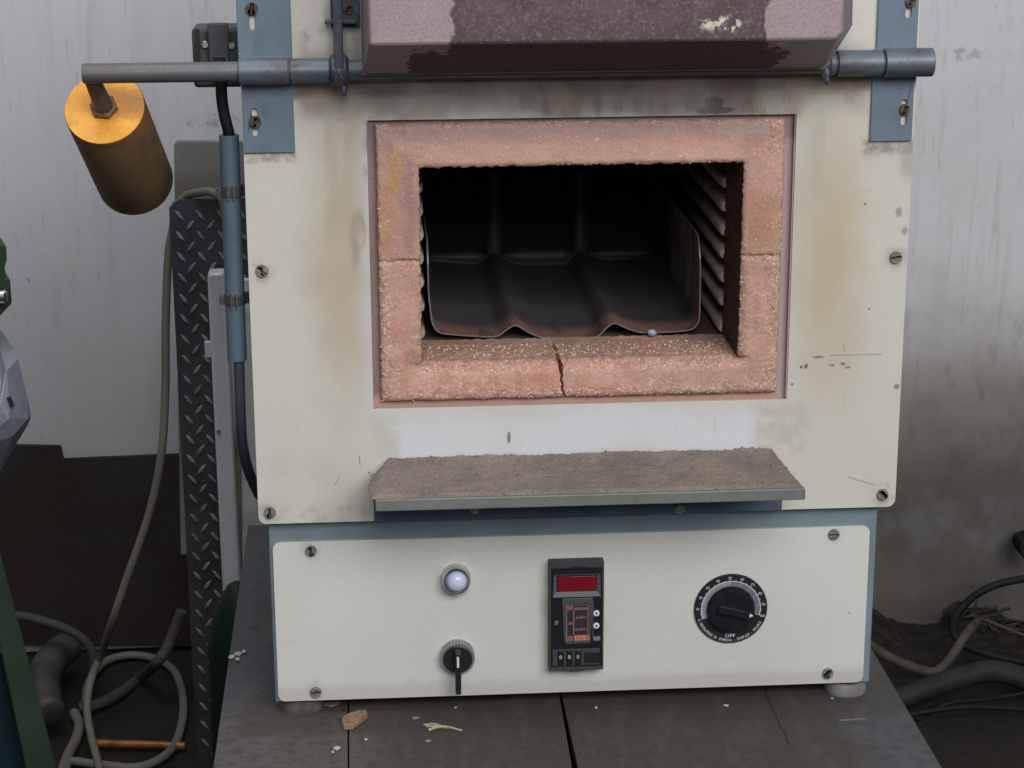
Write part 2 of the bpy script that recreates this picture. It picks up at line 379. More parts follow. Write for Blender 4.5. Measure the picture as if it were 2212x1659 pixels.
M['tray'] = mk('heat_scaled_steel', (.062, .055, .064), .55, .3, layers=[
        (('n', 18, .45, .62), (.075, .060, .060), .6),
    (('b', 'YZ', -1, .108, -1, 1, .018, .03, 22), (.26, .135, .105), .9, .7),
    (('*', ('b', 'YZ', .364, .376, at(1250, 731, .078).z-.01, at(1250, 731, .078).z+.012, .003, .003, 40), ('n', 14, .45, .5)), (.32, .31, .27), .8, .35),
    (('*', ('b', 'XZ', at(1490, 600, .1).x-.02, .3, at(1250, 690, .078).z, 1, .004, .002, 40), ('b', 'YZ', .11, .25, -1, 1, .02, .0, 30), ('n', 45, .44, .56, (1, 3, .12))), (.36, .31, .28), .8),
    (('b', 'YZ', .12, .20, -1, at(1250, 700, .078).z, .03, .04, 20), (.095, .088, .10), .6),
    (('n', 70, .55, .62, (1, .3, .3)), (.06, .056, .06), .6),
    (('b', 'YZ', .3745, 2, at(1250, 731, .078).z+.010, 9, .004, 0, 20), (.010, .0095, .0095), .93, .95)], bump=(160, .25, .001), grain=.15)  # back wall near black: the chamber's shade painted into the colour
M['tray_edge'] = mk('bare_sheet_edge', (.17, .175, .165), .5, .4, grain=.15)
M['hood'] = mk('mauve_paint_over_rust', (.30, .23, .245), .5, layers=[
    (('n', 9, .4, .65), (.26, .195, .205), .6), (('n', 120, .68, .72), (.12, .07, .07), .6),
    (('+', ('b', 'XZ', at(968,0,-.07).x, at(1632,0,-.07).x, .4, 2, .0008, .022, 55), ('b', 'XZ', at(880,0,-.05).x, at(1690,0,-.05).x, .4, at(900,97,-.07).z-.002, .0008, .03, 70)),
        (.072, .046, .048), .97, .75),
    (('*', ('b', 'XZ', at(990,0,-.07).x, at(1600,0,-.07).x, at(900,60,-.07).z, 2, .02, .03, 30), ('n', 50, .42, .6)), (.12, .085, .10), .55),
    (('*', ('b', 'XZ', at(968,0,-.07).x, at(1632,0,-.07).x, .4, 2, .0008, .022, 55), ('n', 380, .53, .62)), (.16, .125, .15), .6),
    (('*', ('+', eXZ(1535, 38, 45, 14, .5, .02, 50, -.07), eXZ(1668, 80, 14, 8, .4, .01, 70, -.07)), ('n', 150, .52, .56)), (.55, .50, .42), .95),
    (bXZ(780, 205, 792, 96, .001, .003, 60, -.03), (.16, .10, .07), .6)],
    bump=(420, .3, .0007), grain=.2)
M['yellow'] = mk('worn_yellow_paint', (.68, .32, .045), .5, layers=[(('n', 40, .42, .6), (.58, .24, .03), .8), (('n', 14, .54, .64), (.34, .14, .03), .6), (('n', 180, .66, .70), (.10, .04, .02), .7)], bump=(120, .25, .001), grain=.12)
M['rust'] = mk('rusted_steel', (.16, .095, .05), .58, .2, layers=[(('n', 22, .4, .6), (.20, .115, .04), .7), (('n', 30, .45, .7), (.09, .055, .035), .6)], bump=(260, .4, .001), grain=.22)
M['screw'] = mk('dull_zinc', (.30, .30, .29), .42, .7, vary=(300, .3), grain=.1)
M['screw_dark'] = mk('screw_slot_grime', (.05, .045, .04), .7)
M['rustyscrew'] = mk('brown_oxidised_screw', (.10, .065, .055), .6, .4, vary=(300, .4))
M['chrome'] = mk('chrome', (.62, .62, .64), .2, 1, grain=.02)
M['satin'] = mk('satin_aluminium', (.42, .42, .43), .36, .85, grain=.05)
M['blackp'] = mk('black_plastic', (.014, .015, .018), .36, grain=.1)
M['blackp2'] = mk('dusty_charcoal_plastic', (.045, .047, .055), .45, layers=[(('n', 40, .4, .6), (.065, .062, .065), .5)], grain=.12)
M['blackrec'] = mk('matte_black_window', (.010, .011, .016), .3, grain=.1)
M['lens'] = mk('milky_bluish_lens', (.50, .57, .74), .18, grain=0)
M['lens'].node_tree.nodes['Principled BSDF'].inputs['Subsurface Weight'].default_value = .0
M['red'] = mk('dark_red_filter', (.17, .004, .010), .22, layers=[(('n', 40, .4, .6), (.14, .003, .008), .6)], grain=.05)
M['orange'] = mk('faded_orange_print', (.48, .17, .095), .6, vary=(200, .2), grain=.1)
M['orange_dim'] = mk('worn_orange_print', (.17, .085, .075), .6, vary=(250, .3), grain=.1)
M['white'] = mk('white_print', (.62, .62, .66), .5, grain=.05)
M['dialgrey'] = mk('grey_scale_band', (.14, .14, .17), .5, grain=.06)
M['rubber'] = mk('black_rubber_cable', (.008, .009, .011), .6, vary=(60, .2), grain=.1)
M['violetcable'] = mk('dusty_dark_cable', (.045, .045, .065), .5, vary=(60, .2), grain=.1)
M['conduit'] = mk('blue_grey_conduit', (.075, .115, .145), .42, layers=[(('n', 25, .45, .6), (.065, .095, .125), .6), (('n', 150, .66, .7), (.03, .04, .05), .5)], grain=.08)
M['dust'] = mk('refractory_dust', (.21, .17, .145), .95, layers=[
    (('n', 24, .42, .6), (.16, .13, .115), .8), (('n', 9, .5, .62), (.26, .21, .17), .6), (('v', 230, 0, .30), (.42, .35, .29), .45), (('n', 150, .62, .68), (.10, .08, .07), .7)],
    bump=(330, .8, .002), grain=.2)
M['traymetal'] = mk('dull_grey_steel', (.17, .185, .17), .5, .3, layers=[(('n', 18, .45, .62), (.12, .125, .11), .7), (('b', 'XZ', -.3, -.10, -1, 1, .03, .06, 20), (.20, .215, .21), .6)], bump=(240, .15, .001), grain=.12)
M['rubberfoot'] = mk('dusty_rubber_foot', (.075, .06, .05), .7, vary=(80, .3), grain=.15)
M['greyfoot'] = mk('pale_rubber_foot', (.15, .147, .14), .6, vary=(80, .2), grain=.12)

# ================================================================== SETTING
FLOOR = at(300, 1400, 1.15).z
WY = 1.15
def wallm():
    return mk('dirty_whitewash', (.50, .50, .525), .7, layers=[
        (('n', 3.2, .40, .68), (.44, .437, .455), .6), (('n', 60, .56, .70, (1, 1, .06)), (.36, .36, .37), .5), (('n', 22, .52, .66, (1, 1, .05)), (.40, .395, .405), .35), (('n', 130, .60, .68, (1, 1, .12)), (.33, .33, .34), .4),
        (('n', 9, .55, .72, (1, 1, .30)), (.42, .41, .41), .4),
        # soot with shade painted in low on the right, darker low on the left
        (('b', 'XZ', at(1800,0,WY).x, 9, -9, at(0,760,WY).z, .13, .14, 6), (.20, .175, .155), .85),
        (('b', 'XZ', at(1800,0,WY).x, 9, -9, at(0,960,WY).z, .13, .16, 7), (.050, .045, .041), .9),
        (('b', 'XZ', at(190,0,WY).x, at(390,0,WY).x, -9, at(0,820,WY).z, .07, .10, 7), (.27, .265, .28), .7),
        (('b', 'XZ', -9, at(420,0,WY).x, -9, at(0,560,WY).z, .16, .12, 5), (.33, .325, .34), .6),
        (('*', ('n', 75, .68, .71, (1, 1, .5)), ('n', 12, .5, .6)), (.16, .155, .155), .5),
        (('n', 140, .705, .73), (.06, .06, .06), .8),
        (('*', eXZ(460, 262, 60, 10, .6, .04, 60, WY), ('n', 90, .45, .6)), (.25, .25, .27), .7),
        (('*', eXZ(2085, 118, 45, 12, .5, .03, 60, WY), ('n', 90, .45, .58)), (.22, .22, .23), .6),
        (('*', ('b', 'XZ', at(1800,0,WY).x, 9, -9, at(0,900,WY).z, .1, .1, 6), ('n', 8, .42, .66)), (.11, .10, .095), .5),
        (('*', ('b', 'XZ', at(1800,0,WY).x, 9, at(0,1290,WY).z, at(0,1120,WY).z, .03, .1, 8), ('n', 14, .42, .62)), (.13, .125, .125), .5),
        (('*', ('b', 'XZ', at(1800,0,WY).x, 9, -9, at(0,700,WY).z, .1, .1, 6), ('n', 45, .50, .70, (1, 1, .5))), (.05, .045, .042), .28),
    ], bump=(40, .15, .004), grain=.07)
wl = MB(); wl.box(-3, 4, WY, WY+.12, FLOOR-.02, 3.2)
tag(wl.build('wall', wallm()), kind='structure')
fl = MB(); g = 60
vs = []; fs = []
for j in range(g+1):
    for i in range(g+1):
        x = -3+7*i/g; y = -2.5+3.7*j/g; vs.append((x, y, FLOOR+.004*mnoise.noise(Vector((x*4, y*4, 0)))))
for j in range(g):
    for i in range(g): fs.append([j*(g+1)+i, j*(g+1)+i+1, (j+1)*(g+1)+i+1, (j+1)*(g+1)+i])
fl.add(vs, fs)
tag(fl.build('floor', mk('grimy_concrete_floor', (.016, .014, .013), .9, layers=[(('n', 6, .4, .6), (.024, .02, .017), .7), (('n', 60, .55, .65), (.02, .017, .016), .7)], bump=(50, .6, .006), grain=.25)), kind='structure')

# ================================================================== TABLE
TZ = 0.0
def lerp(a, b, t): return a+(b-a)*t
L0, L1 = atz(545.5, 1069), atz(460, 1659); R0, R1 = atz(1875, 1388), atz(2035.5, 1659)
def online(a, b, y): return a+(b-a)*((y-a.y)/(b.y-a.y))
YF, YB = -.42, .50
LF, LB = online(L0, L1, YF), online(L0, L1, YB); RF, RB = online(R0, R1, YF), online(R0, R1, YB)
tb_mat = mk('grimy_steel_top', (.06, .063, .082), .55, .15, layers=[
    (('n', 14, .4, .62), (.06, .062, .078), .6),
    (('b', 'XY', at(590,1659,-.1).x, at(1850,1600,-.1).x, -1, 1, .022, .05, 16), (.056, .047, .041), .93, .9),
    (('*', ('b', 'XY', -.5, .4, -1, 1, .03, .05, 16), ('n', 40, .45, .62)), (.065, .052, .044), .6),
    (('b', 'XY', -.32, -.18, -.12, .02, .03, .04, 30), (.12, .10, .09), .5),
    (('b', 'XY', -.30, .30, -.035, .05, .006, .015, 40), (.05, .04, .035), .6),
    (('*', ('n', 170, .62, .68)), (.04, .036, .033), .7), (('n', 300, .69, .72), (.26, .245, .22), .6), (('n', 45, .5, .62, (1, .25, 1)), (.08, .069, .06), .45), (('n', 90, .5, .6), (.042, .036, .032), .5),
    (('l', 'XY', atz(1630,1440).x, atz(1630,1440).y, atz(1705,1610).x, atz(1705,1610).y, .0012, .012, 40), (.02, .018, .016), .9),
    (lambda a, b: ('l', 'XY', a.x, a.y, b.x, b.y, .0018, .001, 60))(atz(1808, 1555), atz(1870, 1551)) and (('l', 'XY', atz(1815,1556).x, atz(1815,1556).y, atz(1870,1552).x, atz(1870,1552).y, .0016, .001, 60), (.22, .21, .20), .7)],
    bump=(160, .35, .001), grain=.2)
table = thing('work_bench', (0, .05, FLOOR), 'dark steel workbench with grimy plated top, standing under the cream furnace', 'workbench')
def gapline(px0, py0, px1, py1):
    a, b = atz(px0, py0), atz(px1, py1); return online(a, b, YF), online(a, b, YB)
G1 = gapline(752, 1520, 752.5, 1659); G2l = gapline(1209, 1505, 1236, 1659); G2r = gapline(1214, 1505, 1249, 1659)
def slab(name, f0, f1, b1, b0, z0=-.006, z1=0.0, bev=.0008):
    mb = MB(); mb.hexa([Vector((p.x, p.y, z0)) for p in (f0, f1, b1, b0)], [Vector((p.x, p.y, z1)) for p in (f0, f1, b1, b0)])
    return mb.build(name, tb_mat, table, bevel=bev)
e = Vector((.0006, 0, 0))
slab('top_plate', LF, G1[0]-e, G1[1]-e, LB); slab('top_plate', G1[0]+e, G2l[0], G2l[1], G1[1]+e); slab('top_plate', G2r[0], RF, RB, G2r[1])
fr = MB()
q = [LF, RF, RB, LB]
for a, b in ((0, 1), (1, 2), (2, 3), (3, 0)):
    A, B = q[a], q[b]; d = (B-A).normalized(); nn = Vector((-d.y, d.x, 0))
    A = A+nn*.004+d*.004; B = B+nn*.004-d*.004
    fr.hexa([Vector((A.x, A.y, -.055)), Vector((A.x+nn.x*.03, A.y+nn.y*.03, -.055)), Vector((A.x+nn.x*.03, A.y+nn.y*.03, -.0065)), Vector((A.x, A.y, -.0065))],
            [Vector((B.x, B.y, -.055)), Vector((B.x+nn.x*.03, B.y+nn.y*.03, -.055)), Vector((B.x+nn.x*.03, B.y+nn.y*.03, -.0065)), Vector((B.x, B.y, -.0065))])
leg_m = mk('dark_painted_steel_leg', (.05, .052, .06), .6, vary=(20, .3))
fr.build('frame', leg_m, table)
# deck under the gap so that it reads as a dark slot
dk = MB(); dk.box(-.3, .3, YF+.02, YB-.02, -.075, -.058); dk.build('lower_deck', leg_m, table)
for p in (LF+Vector((.035, .035, 0)), RF+Vector((-.035, .035, 0)), LB+Vector((.035, -.035, 0)), RB+Vector((-.035, -.035, 0))):
    lg = MB(); lg.box(p.x-.02, p.x+.02, p.y-.02, p.y+.02, FLOOR, -.0565); lg.build('leg', leg_m, table, bevel=.002)

# ================================================================== FURNACE
K = thing('laboratory_furnace', (0, 0, 0), 'cream and blue electric chamber furnace with open brick-lined door on a workbench', 'furnace')
FX = .275; ZB = .1814; ZT = .74
OL, OR_ = -.1751, .1767; OT, OB = .5252, .2813          # opening in the panel
# body shell
bd = MB(); bd.box(-.271, .271, .0045, .44, ZB+.001, .78)
bd_o = None
b2 = MB()
# shell made of walls so that the chamber is hollow
b2.box(-.271, -.262, .0045, .44, ZB, .78); b2.box(.262, .271, .0045, .44, ZB, .78); b2.box(-.2615, .2615, .0045, .44, .771, .78); b2.box(-.2615, .2615, .0045, .44, ZB, ZB+.009); b2.box(-.2615, .2615, .431, .44, ZB+.0095, .7705)
b2.build('upper_casing', M['blue_body'], K, bevel=.001)
b3 = MB(); b3.box(-.2675, .2625, .0105, .43, .011, ZB-.0005); b3.build('base_casing', M['blue_body'], K, bevel=.0015)
for (fx, fy, mt, r) in ((at(652, 1512, .04).x, .040, 'rubberfoot', .021), (at(1818, 1475, .035).x, .035, 'greyfoot', .019), (-.22, .38, 'rubberfoot', .02), (.22, .38, 'rubberfoot', .02)):
    f_ = MB(); f_.lathe((fx, fy-.012, 0), (0, 0, 1), [(r, 0), (r, .006), (r-.003, .0105)], 28); f_.build('foot', M[mt], K)
# front panel
fp = MB(); fp.plate(rrect(-FX, FX, ZB, ZT, .007, corners=(1, 1, 0, 0)), [[(OL, OB), (OR_, OB), (OR_, OT), (OL, OT)]], 0, .003)
panel = fp.build('front_panel', M['cream'], K, bevel=.0006)
def screw(parent, px, py, Y, rpx=13, ang=45, mat='screw', oval=1):
    p = at(px, py, Y); r = px2m(rpx, Y)
    mb = MB(); hw, hl = r*.17, r*.93; c, s_ = math.cos(R(ang)), math.sin(R(ang))
    hole = [(p.x+u*c-v*s_, p.z+u*s_+v*c) for u, v in ((-hl, -hw), (hl, -hw), (hl, hw), (-hl, hw))]
    mb.plate(circ(p.x, p.z, r, 28), [hole], Y-.0022, Y-.0009)
    mb.mi = 1; mb.cyl((p.x, Y-.0010, p.z), (p.x, Y+.001, p.z), r*1.04, 24)
    return mb.build('screw', [M[mat], M['screw_dark']], parent, bevel=.0005)
screw(panel, 566, 585, 0, 13, -40); screw(panel, 583, 1107, 0, 12.5, -86); screw(panel, 1935, 556, 0, 12.5, 8); screw(panel, 1906, 1068, 0, 12.5, -50)
# control panel
CYP = .0070
cl_, cr_, ct_, cb_ = at(595, 1345, CYP).x, at(1872, 1300, CYP).x, at(1230, 1155, CYP).z, at(1230, 1495, CYP).z
cpn = MB(); cpn.plate(rrect(cl_, cr_, cb_, ct_, .0062), [], CYP, CYP+.0034)
cpo = cpn.build('control_panel', M['cream2'], K, bevel=.0010)
for a in ((672, 1190, -60), (1801, 1154, 0), (682, 1495, 5), (1788, 1454, 50)): screw(cpo, a[0], a[1], CYP, 12, a[2])

# rim around the brick
rm = MB(); rm.plate([(OL-.006, OB-.006), (OR_+.006, OB-.006), (OR_+.006, OT+.006), (OL-.006, OT+.006)],
    [[(OL+.02, OB+.02), (OR_-.02, OB+.02), (OR_-.02, OT-.02), (OL+.02, OT-.02)]], .0062, .012)
# inner angle lips
rm.box(OL+.0002, OL+.0013, .0008, .0061, OB+.0005, OT-.0005); rm.box(OR_-.0013, OR_-.0002, .0008, .0061, OB+.0005, OT-.0005)
rm.build('opening_rim', M['rim'], K)

# ---- refractory brick mouth (height field) ----
def PX(px, py, Y=0): return at(px, py, Y)
bxl, bxr = PX(816, 500).x, PX(1689, 500).x; bzt, bzb = PX(1250, 263).z, PX(1250, 858).z
ixl, ixr = PX(908, 560).x, PX(1601, 560).x; izt, izb = PX(1250, 357).z, PX(1250, 781).z
ZJL, ZJR = PX(860, 566).z, PX(1650, 553).z; XC = PX(1214, 800).x
def lin(a, b, step): n = max(1, round((b-a)/step)); return [a+(b-a)*i/n for i in range(n)]
MX = lin(ixl, XC-.008, .0017)+lin(XC-.008, XC+.008, .0004)+lin(XC+.008, ixr, .0017)
SX = lin(bxl, ixl, .0013)+MX+lin(ixr, bxr, .0013)+[bxr]
SZ = lin(bzb, izb, .0013)+lin(izb, izt, .0016)+lin(izt, bzt, .0013)+[bzt]
nxl, nxr = len(lin(bxl, ixl, .0013)), len(lin(bxl, ixl, .0013))+len(MX)
nzb, nzt = len(lin(bzb, izb, .0013)), len(lin(bzb, izb, .0013))+len(lin(izb, izt, .0016))
NZ = lambda x, z, s, o=0: mnoise.fractal(Vector((x*s+o, z*s, o*1.7)), 1, 2, 3)
DEP = .080
def jointz(x): return (ZJL if x < 0 else ZJR)+.0018*NZ(x, 0, 60, 5)
def crackx(z): return XC+.0035*NZ(0, z, 45, 9)+.0015*NZ(0, z, 200, 3)+ (max(0, z-(izb-.012))*-.25)
def brick_vert(x, z):
    dx = max(ixl-x, x-ixr, 0); dz = max(izb-z, z-izt, 0)
    di = math.hypot(dx, dz) if (x < ixl or x > ixr) and (z < izb or z > izt) else max(dx, dz)
    do = min(x-bxl, bxr-x, z-bzb, bzt-z)
    low = z < jointz(x)
    bot = z <= izb+1e-6 and ixl-.01 < x < ixr+.01
    ri, hi = (.010, .012) if bot else ((.007, .004) if low else (.0045, .0025))
    ro, ho = (.005, .0030) if low else (.003, .0022)
    y = -.0012
    if di < ri: y += hi*(1-di/ri)**2
    if do < ro: y += ho*(1-do/ro)**2
    if not low: y += .0022*max(0, (z-(bzt-.012))/.012)
    worn = 0
    if bot: worn = max(worn, 1.15-di/.013)
    if low: worn = max(worn, 1-do/.022, .85*(1-di/.013))
    else: worn = max(worn, .8*(1-do/.006), .7*(1-di/.006))
    if not low and x > ixr+.02 and z > izt+.01: worn = max(worn, .8)
    if abs(z-jointz(x)) < .012: worn = max(worn, .8*(1-abs(z-jointz(x))/.012))
    worn = min(1, max(0, worn*1.5)); worn *= min(1, max(0, .6+1.6*NZ(x, z, 60, 2)))if worn < .9 else 1
    y += .0009*NZ(x, z, 50, 1)+(.0003+.0009*worn)*NZ(x, z, 420, 4)
    dj = abs(z-jointz(x)); 
    if dj < .0016: y += .004*(1-dj/.0016)
    dc = abs(x-crackx(z))
    if z < izb+.001:
        cw = .0008+.0022*max(0, 1-abs(z-izb)/.012)
        if dc < cw: y += .022*min(1, 1.6*(1-dc/cw))
        if dc < .008: y += .002*(1-dc/.008)*max(0, 1-(izb-z)/.03)
    return y, worn
pieces = {}
def piece(x, z):
    if z > jointz(x): return 'u'
    return 'l' if x < crackx(min(z, izb)) else 'r'
V = {}
for i, x in enumerate(SX):
    for j, z in enumerate(SZ):
        if nxl < i < nxr and nzb < j < nzt: continue
        y, wn = brick_vert(x, z)
        inner = (nxl <= i <= nxr and nzb <= j <= nzt)
        a = .0011 if inner else .0003
        qx = x+a*NZ(x, z, 300, 11); qz = z+a*NZ(x, z, 300, 17)
        if inner and j == nzt: qz += .0009*NZ(x, z, 130, 21)
        if inner and j == nzb: qz += .0004*NZ(x, z, 90, 21)
        V[(i, j)] = (Vector((qx, y, qz)), wn)
def emit(key):
    mb = MB(); idx = {}; at_ = []
    def vid(k, vec, wn):
        if k not in idx: idx[k] = len(mb.v); mb.v.append(vec); at_.append(wn)
        return idx[k]
    for i in range(len(SX)-1):
        for j in range(len(SZ)-1):
            if nxl <= i < nxr and nzb <= j < nzt: continue
            cx, cz = (SX[i]+SX[i+1])/2, (SZ[j]+SZ[j+1])/2
            if piece(cx, cz) != key: continue
            mb.f.append([vid((a, b), *V[(a, b)]) for a, b in ((i, j), (i+1, j), (i+1, j+1), (i, j+1))]); mb.m.append(0)
    def wall(keys, nrm, mid_i):
        ns = 44 if nrm[1] == 1 else 16
        for (k0, k1) in zip(keys, keys[1:]):
            cx = (V[k0][0].x+V[k1][0].x)/2; cz = (V[k0][0].z+V[k1][0].z)/2
            if piece(cx+1e-5*nrm[0]*-1, cz-1e-5*nrm[1]) != key: continue
            for s_ in range(ns):
                quad = []
                for (k, t) in ((k0, s_), (k1, s_), (k1, s_+1), (k0, s_+1)):
                    v0, wn = V[k]
                    if t == 0: quad.append(vid(k, v0, wn)); continue
                    y = v0.y+(DEP-v0.y)*(t/ns)**1.3
                    nn = .0009*mnoise.noise(Vector((v0.x*150, y*150, v0.z*150)))+(.0006*NZ(v0.x, y, 330, 8)*(nrm[1] == 1))
                    nn *= min(1, (y-v0.y)/.012)
                    fz = min(1, (y-v0.y)/.02); zb_ = v0.z if nrm[1] != 1 else v0.z*(1-fz)+izb*fz
                    if nrm[1] == 1 and abs(v0.x-crackx(izb)) < .003: nn -= .016*(1-abs(v0.x-crackx(izb)-.0016*NZ(y, 0, 90, 2))/.003)*max(0, 1-1.3*t/ns)
                    w2 = max(0, min(1, 1.5-(y/.05))) if nrm[1] == 1 else 0
                    quad.append(vid((k, t), Vector((v0.x+nn*nrm[0], y, zb_+nn*nrm[1])), w2))
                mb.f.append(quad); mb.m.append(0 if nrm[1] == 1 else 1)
    wall([(i, nzb) for i in range(nxl, nxr+1)], (0, 1), 0); wall([(i, nzt) for i in range(nxl, nxr+1)], (0, -1), 0)
    wall([(nxl, j) for j in range(nzb, nzt+1)], (1, 0), 0); wall([(nxr, j) for j in range(nzb, nzt+1)], (-1, 0), 0)
    # outer edges back to the rim
    def outer(keys):
        for (k0, k1) in zip(keys, keys[1:]):
            cx = (V[k0][0].x+V[k1][0].x)/2; cz = (V[k0][0].z+V[k1][0].z)/2
            if piece(cx, cz) != key: continue
            a, b = V[k0][0], V[k1][0]
            ia, ib = vid(k0, a, 0), vid(k1, b, 0)
            ja = vid((k0, 'o'), Vector((a.x, .03, a.z)), 0); jb = vid((k1, 'o'), Vector((b.x, .03, b.z)), 0)
            mb.f.append([ia, ib, jb, ja]); mb.m.append(0)
    nX, nZ = len(SX)-1, len(SZ)-1
    outer([(i, 0) for i in range(nX+1)]); outer([(i, nZ) for i in range(nX+1)]); outer([(0, j) for j in range(nZ+1)]); outer([(nX, j) for j in range(nZ+1)])
    # grit grains sitting in the worn bands
    mb.mi = 2; cnt = 0; tries = 0
    lim = {'u': 260, 'l': 950, 'r': 1000}[key]
    while cnt < lim and tries < 40000:
        tries += 1
        x = random.uniform(bxl, bxr); z = random.uniform(bzb, bzt)
        if ixl < x < ixr and izb < z < izt: continue
        if piece(x, z) != key: continue
        y, wn = brick_vert(x, z)
        if random.random() > wn**2*(.35+.65*(NZ(x, z, 90, 44) > 0))+.02: continue
        mb.ico((x, y+.0002, z), random.choice((.0003, .0004, .0004, .0005, .0006, .0009))*random.uniform(.8, 1.2), (1, .6, 1)); cnt += 1
    if key != 'u':
        for _ in range(420):
            x = random.uniform(ixl+.002, ixr-.002); y = random.uniform(.018, .06)
            if piece(x, izb-.001) == key: mb.ico((x, y, izb+.0002), random.choice((.0004, .0006, .0008, .0011)))
    mb.attr = at_
    return mb
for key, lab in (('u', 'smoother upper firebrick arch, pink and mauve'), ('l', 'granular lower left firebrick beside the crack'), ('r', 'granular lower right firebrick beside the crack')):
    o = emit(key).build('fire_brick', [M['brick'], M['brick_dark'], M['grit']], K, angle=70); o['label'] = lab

# ---- chamber ----
tipR = at(1552, 600, DEP+.004).x; tipL = at(917, 600, DEP+.004).x
wR, wL = tipR+.013, tipL-.013
cz0, cz1 = izb-.001, izt+.012
ch = MB(); t_ = .01
ch.box(wL-t_, wL, DEP+.001, .425, cz0-t_, cz1+t_); ch.box(wR, wR+t_, DEP+.001, .425, cz0-t_, cz1+t_)
ch.box(wL+.0002, wR-.0002, DEP+.001, .425, cz0-t_, cz0); ch.box(wL+.0002, wR-.0002, DEP+.001, .425, cz1, cz1+t_); ch.box(wL+.0002, wR-.0002, .415, .425, cz0+.0002, cz1-.0002)
# closing collar between brick and lining
ch.plate([(bxl, bzb), (bxr, bzb), (bxr, bzt), (bxl, bzt)], [[(min(ixl, wL)-.0005, cz0-.001), (max(ixr, wR)+.0005, cz0-.001), (max(ixr, wR)+.0005, cz1), (min(ixl, wL)-.0005, cz1)]], DEP-.004, DEP+.0005)
cho = ch.build('chamber_lining', M['chamber'], K)
led = None
for side in (0, 1):
    for py in (395, 446, 498, 548, 598, 649, 706):
        z = at(1560, py, DEP+.004).z; mb = MB(); prof = []
        h = .0052; base = wR if side else wL; tip = tipR if side else tipL; sg = -1 if side else 1
        pr = [(base, z-h), (tip-sg*.004, z-h)]+[(tip-sg*.004+sg*.004*math.sin(R(a)), z-h*math.cos(R(a))) for a in (20, 45, 70, 90, 110, 135, 160)]+[(tip-sg*.004, z+h), (base, z+h*1.15)]
        jj = random.uniform(-.0015, .0015)
        for p_ in range(14):
            pass
        ys = [DEP+.002+jj]+[DEP+.006+jj+(.41-DEP)*k/12 for k in range(13)]
        loops = []
        for k, y in enumerate(ys):
            sh = .8 if k == 0 else 1
            loops.append([Vector(((q[0]-base)*(1 if k else .93)+base+.0004*mnoise.noise(Vector((q[0]*200, y*60, q[1]*200))), y, z+(q[1]-z)*sh+.0004*mnoise.noise(Vector((y*60, q[0]*200, 3))))) for q in pr])
        n = len(pr); vs = [v for l in loops for v in l]; fs = [list(range(n))]
        for k in range(len(ys)-1):
            for i in range(n): fs.append([k*n+i, k*n+(i+1) % n, (k+1)*n+(i+1) % n, (k+1)*n+i])
        mb.add(vs, fs); lo = mb.build('ledge', M['ledge'], K, angle=50)

# ---- sill tray below the opening ----
zs = at(1250, 983, 0).z
lipY = -.088
zl = at(1250, 1068, lipY).z; zlb = at(1250, 1092, lipY).z
tx0, tx1 = at(811, 1090, lipY).x, at(1739, 1066, lipY).x
rx0, rx1 = at(820, 990, 0).x, at(1690, 977, 0).x
st = MB()
st.hexa([Vector((tx0, lipY, zl-.0012)), Vector((tx1, lipY, zl-.0012)), Vector((rx1-.004, -.0012, zs-.010)), Vector((rx0+.004, -.0012, zs-.010))],
        [Vector((tx0, lipY, zl)), Vector((tx1, lipY, zl)), Vector((rx1-.004, -.0012, zs-.0088)), Vector((rx0+.004, -.0012, zs-.0088))])
st.box(tx0, tx1, lipY-.0015, lipY, zlb, zl)
sill = st.build('sill_tray', M['traymetal'], K, bevel=.0006)
br = MB(); bx0, bx1 = at(808, 1110, -.003).x, at(1689, 1090, -.003).x
br.box(bx0, bx1, -.0035, -.0003, at(0, 1126, -.003).z if False else ZB+.0005, zs-.012); br.build('tray_bracket', M['blue_dark'], K, bevel=.0005)
for px_ in (1025, 1468):
    p = at(px_, 1098, -.004); b_ = MB(); b_.lathe((p.x, -.0036, p.z), (0, -1, 0), [(.005, 0), (.005, .002), (.003, .0035)], 6); b_.build('bolt', M['screw'], K)
# dust heap on the tray
du = MB(); nx, ny = 230, 44
def tray_z(y): return lerp(zs-.0088, zl, (y-0)/(lipY))
vs = []; fs = []
for j in range(ny+1):
    v = j/ny; y = lerp(-.0015, lipY+.0008, v)
    xl = lerp(at(822, 990, 0).x, tx0-.004, min(1, v*3)**.7) ; xr = lerp(at(1684, 975, 0).x, tx1-.0015, v**.85)
    for i in range(nx+1):
        u = i/nx; x = lerp(xl, xr, u)+.0012*NZ(v*.3, u, 40, 3)*(1 if i in (0, nx) else 0)
        edge = min(1, min(u, 1-u)*nx/5)
        hgt = (.0085*(1-v)**2.2+.0022)*edge
        hgt += edge*(.0009*NZ(x, y, 60, 31)+.0006*NZ(x, y, 300, 7))
        if j == 0: hgt += .0012*NZ(x, 0, 70, 12)
        if v > .93: hgt *= max(0.0, (1-v)/.07)
        xc = at(1213, 1030, -.04).x
        if abs(x-xc) < .0012: hgt -= .0006
        vs.append((x, y, tray_z(y)+.0003+max(0, hgt)))
for j in range(ny):
    for i in range(nx): fs.append([j*(nx+1)+i, j*(nx+1)+i+1, (j+1)*(nx+1)+i+1, (j+1)*(nx+1)+i])
du.add(vs, fs)
for k in range(620):
    v = random.random()**1.2; u = random.random(); i = vs[int(v*ny)*(nx+1)+int(u*nx)]
    du.ico((i[0], i[1], i[2]+.0002), random.choice((.0005, .0006, .0008, .0011)))
for k in range(22):      # spilled over the left end
    p = (tx0-.004+random.uniform(-.002, .003), random.uniform(lipY, -.02), zl+random.uniform(-.002, .003)); du.ico(p, random.uniform(.0005, .0011))
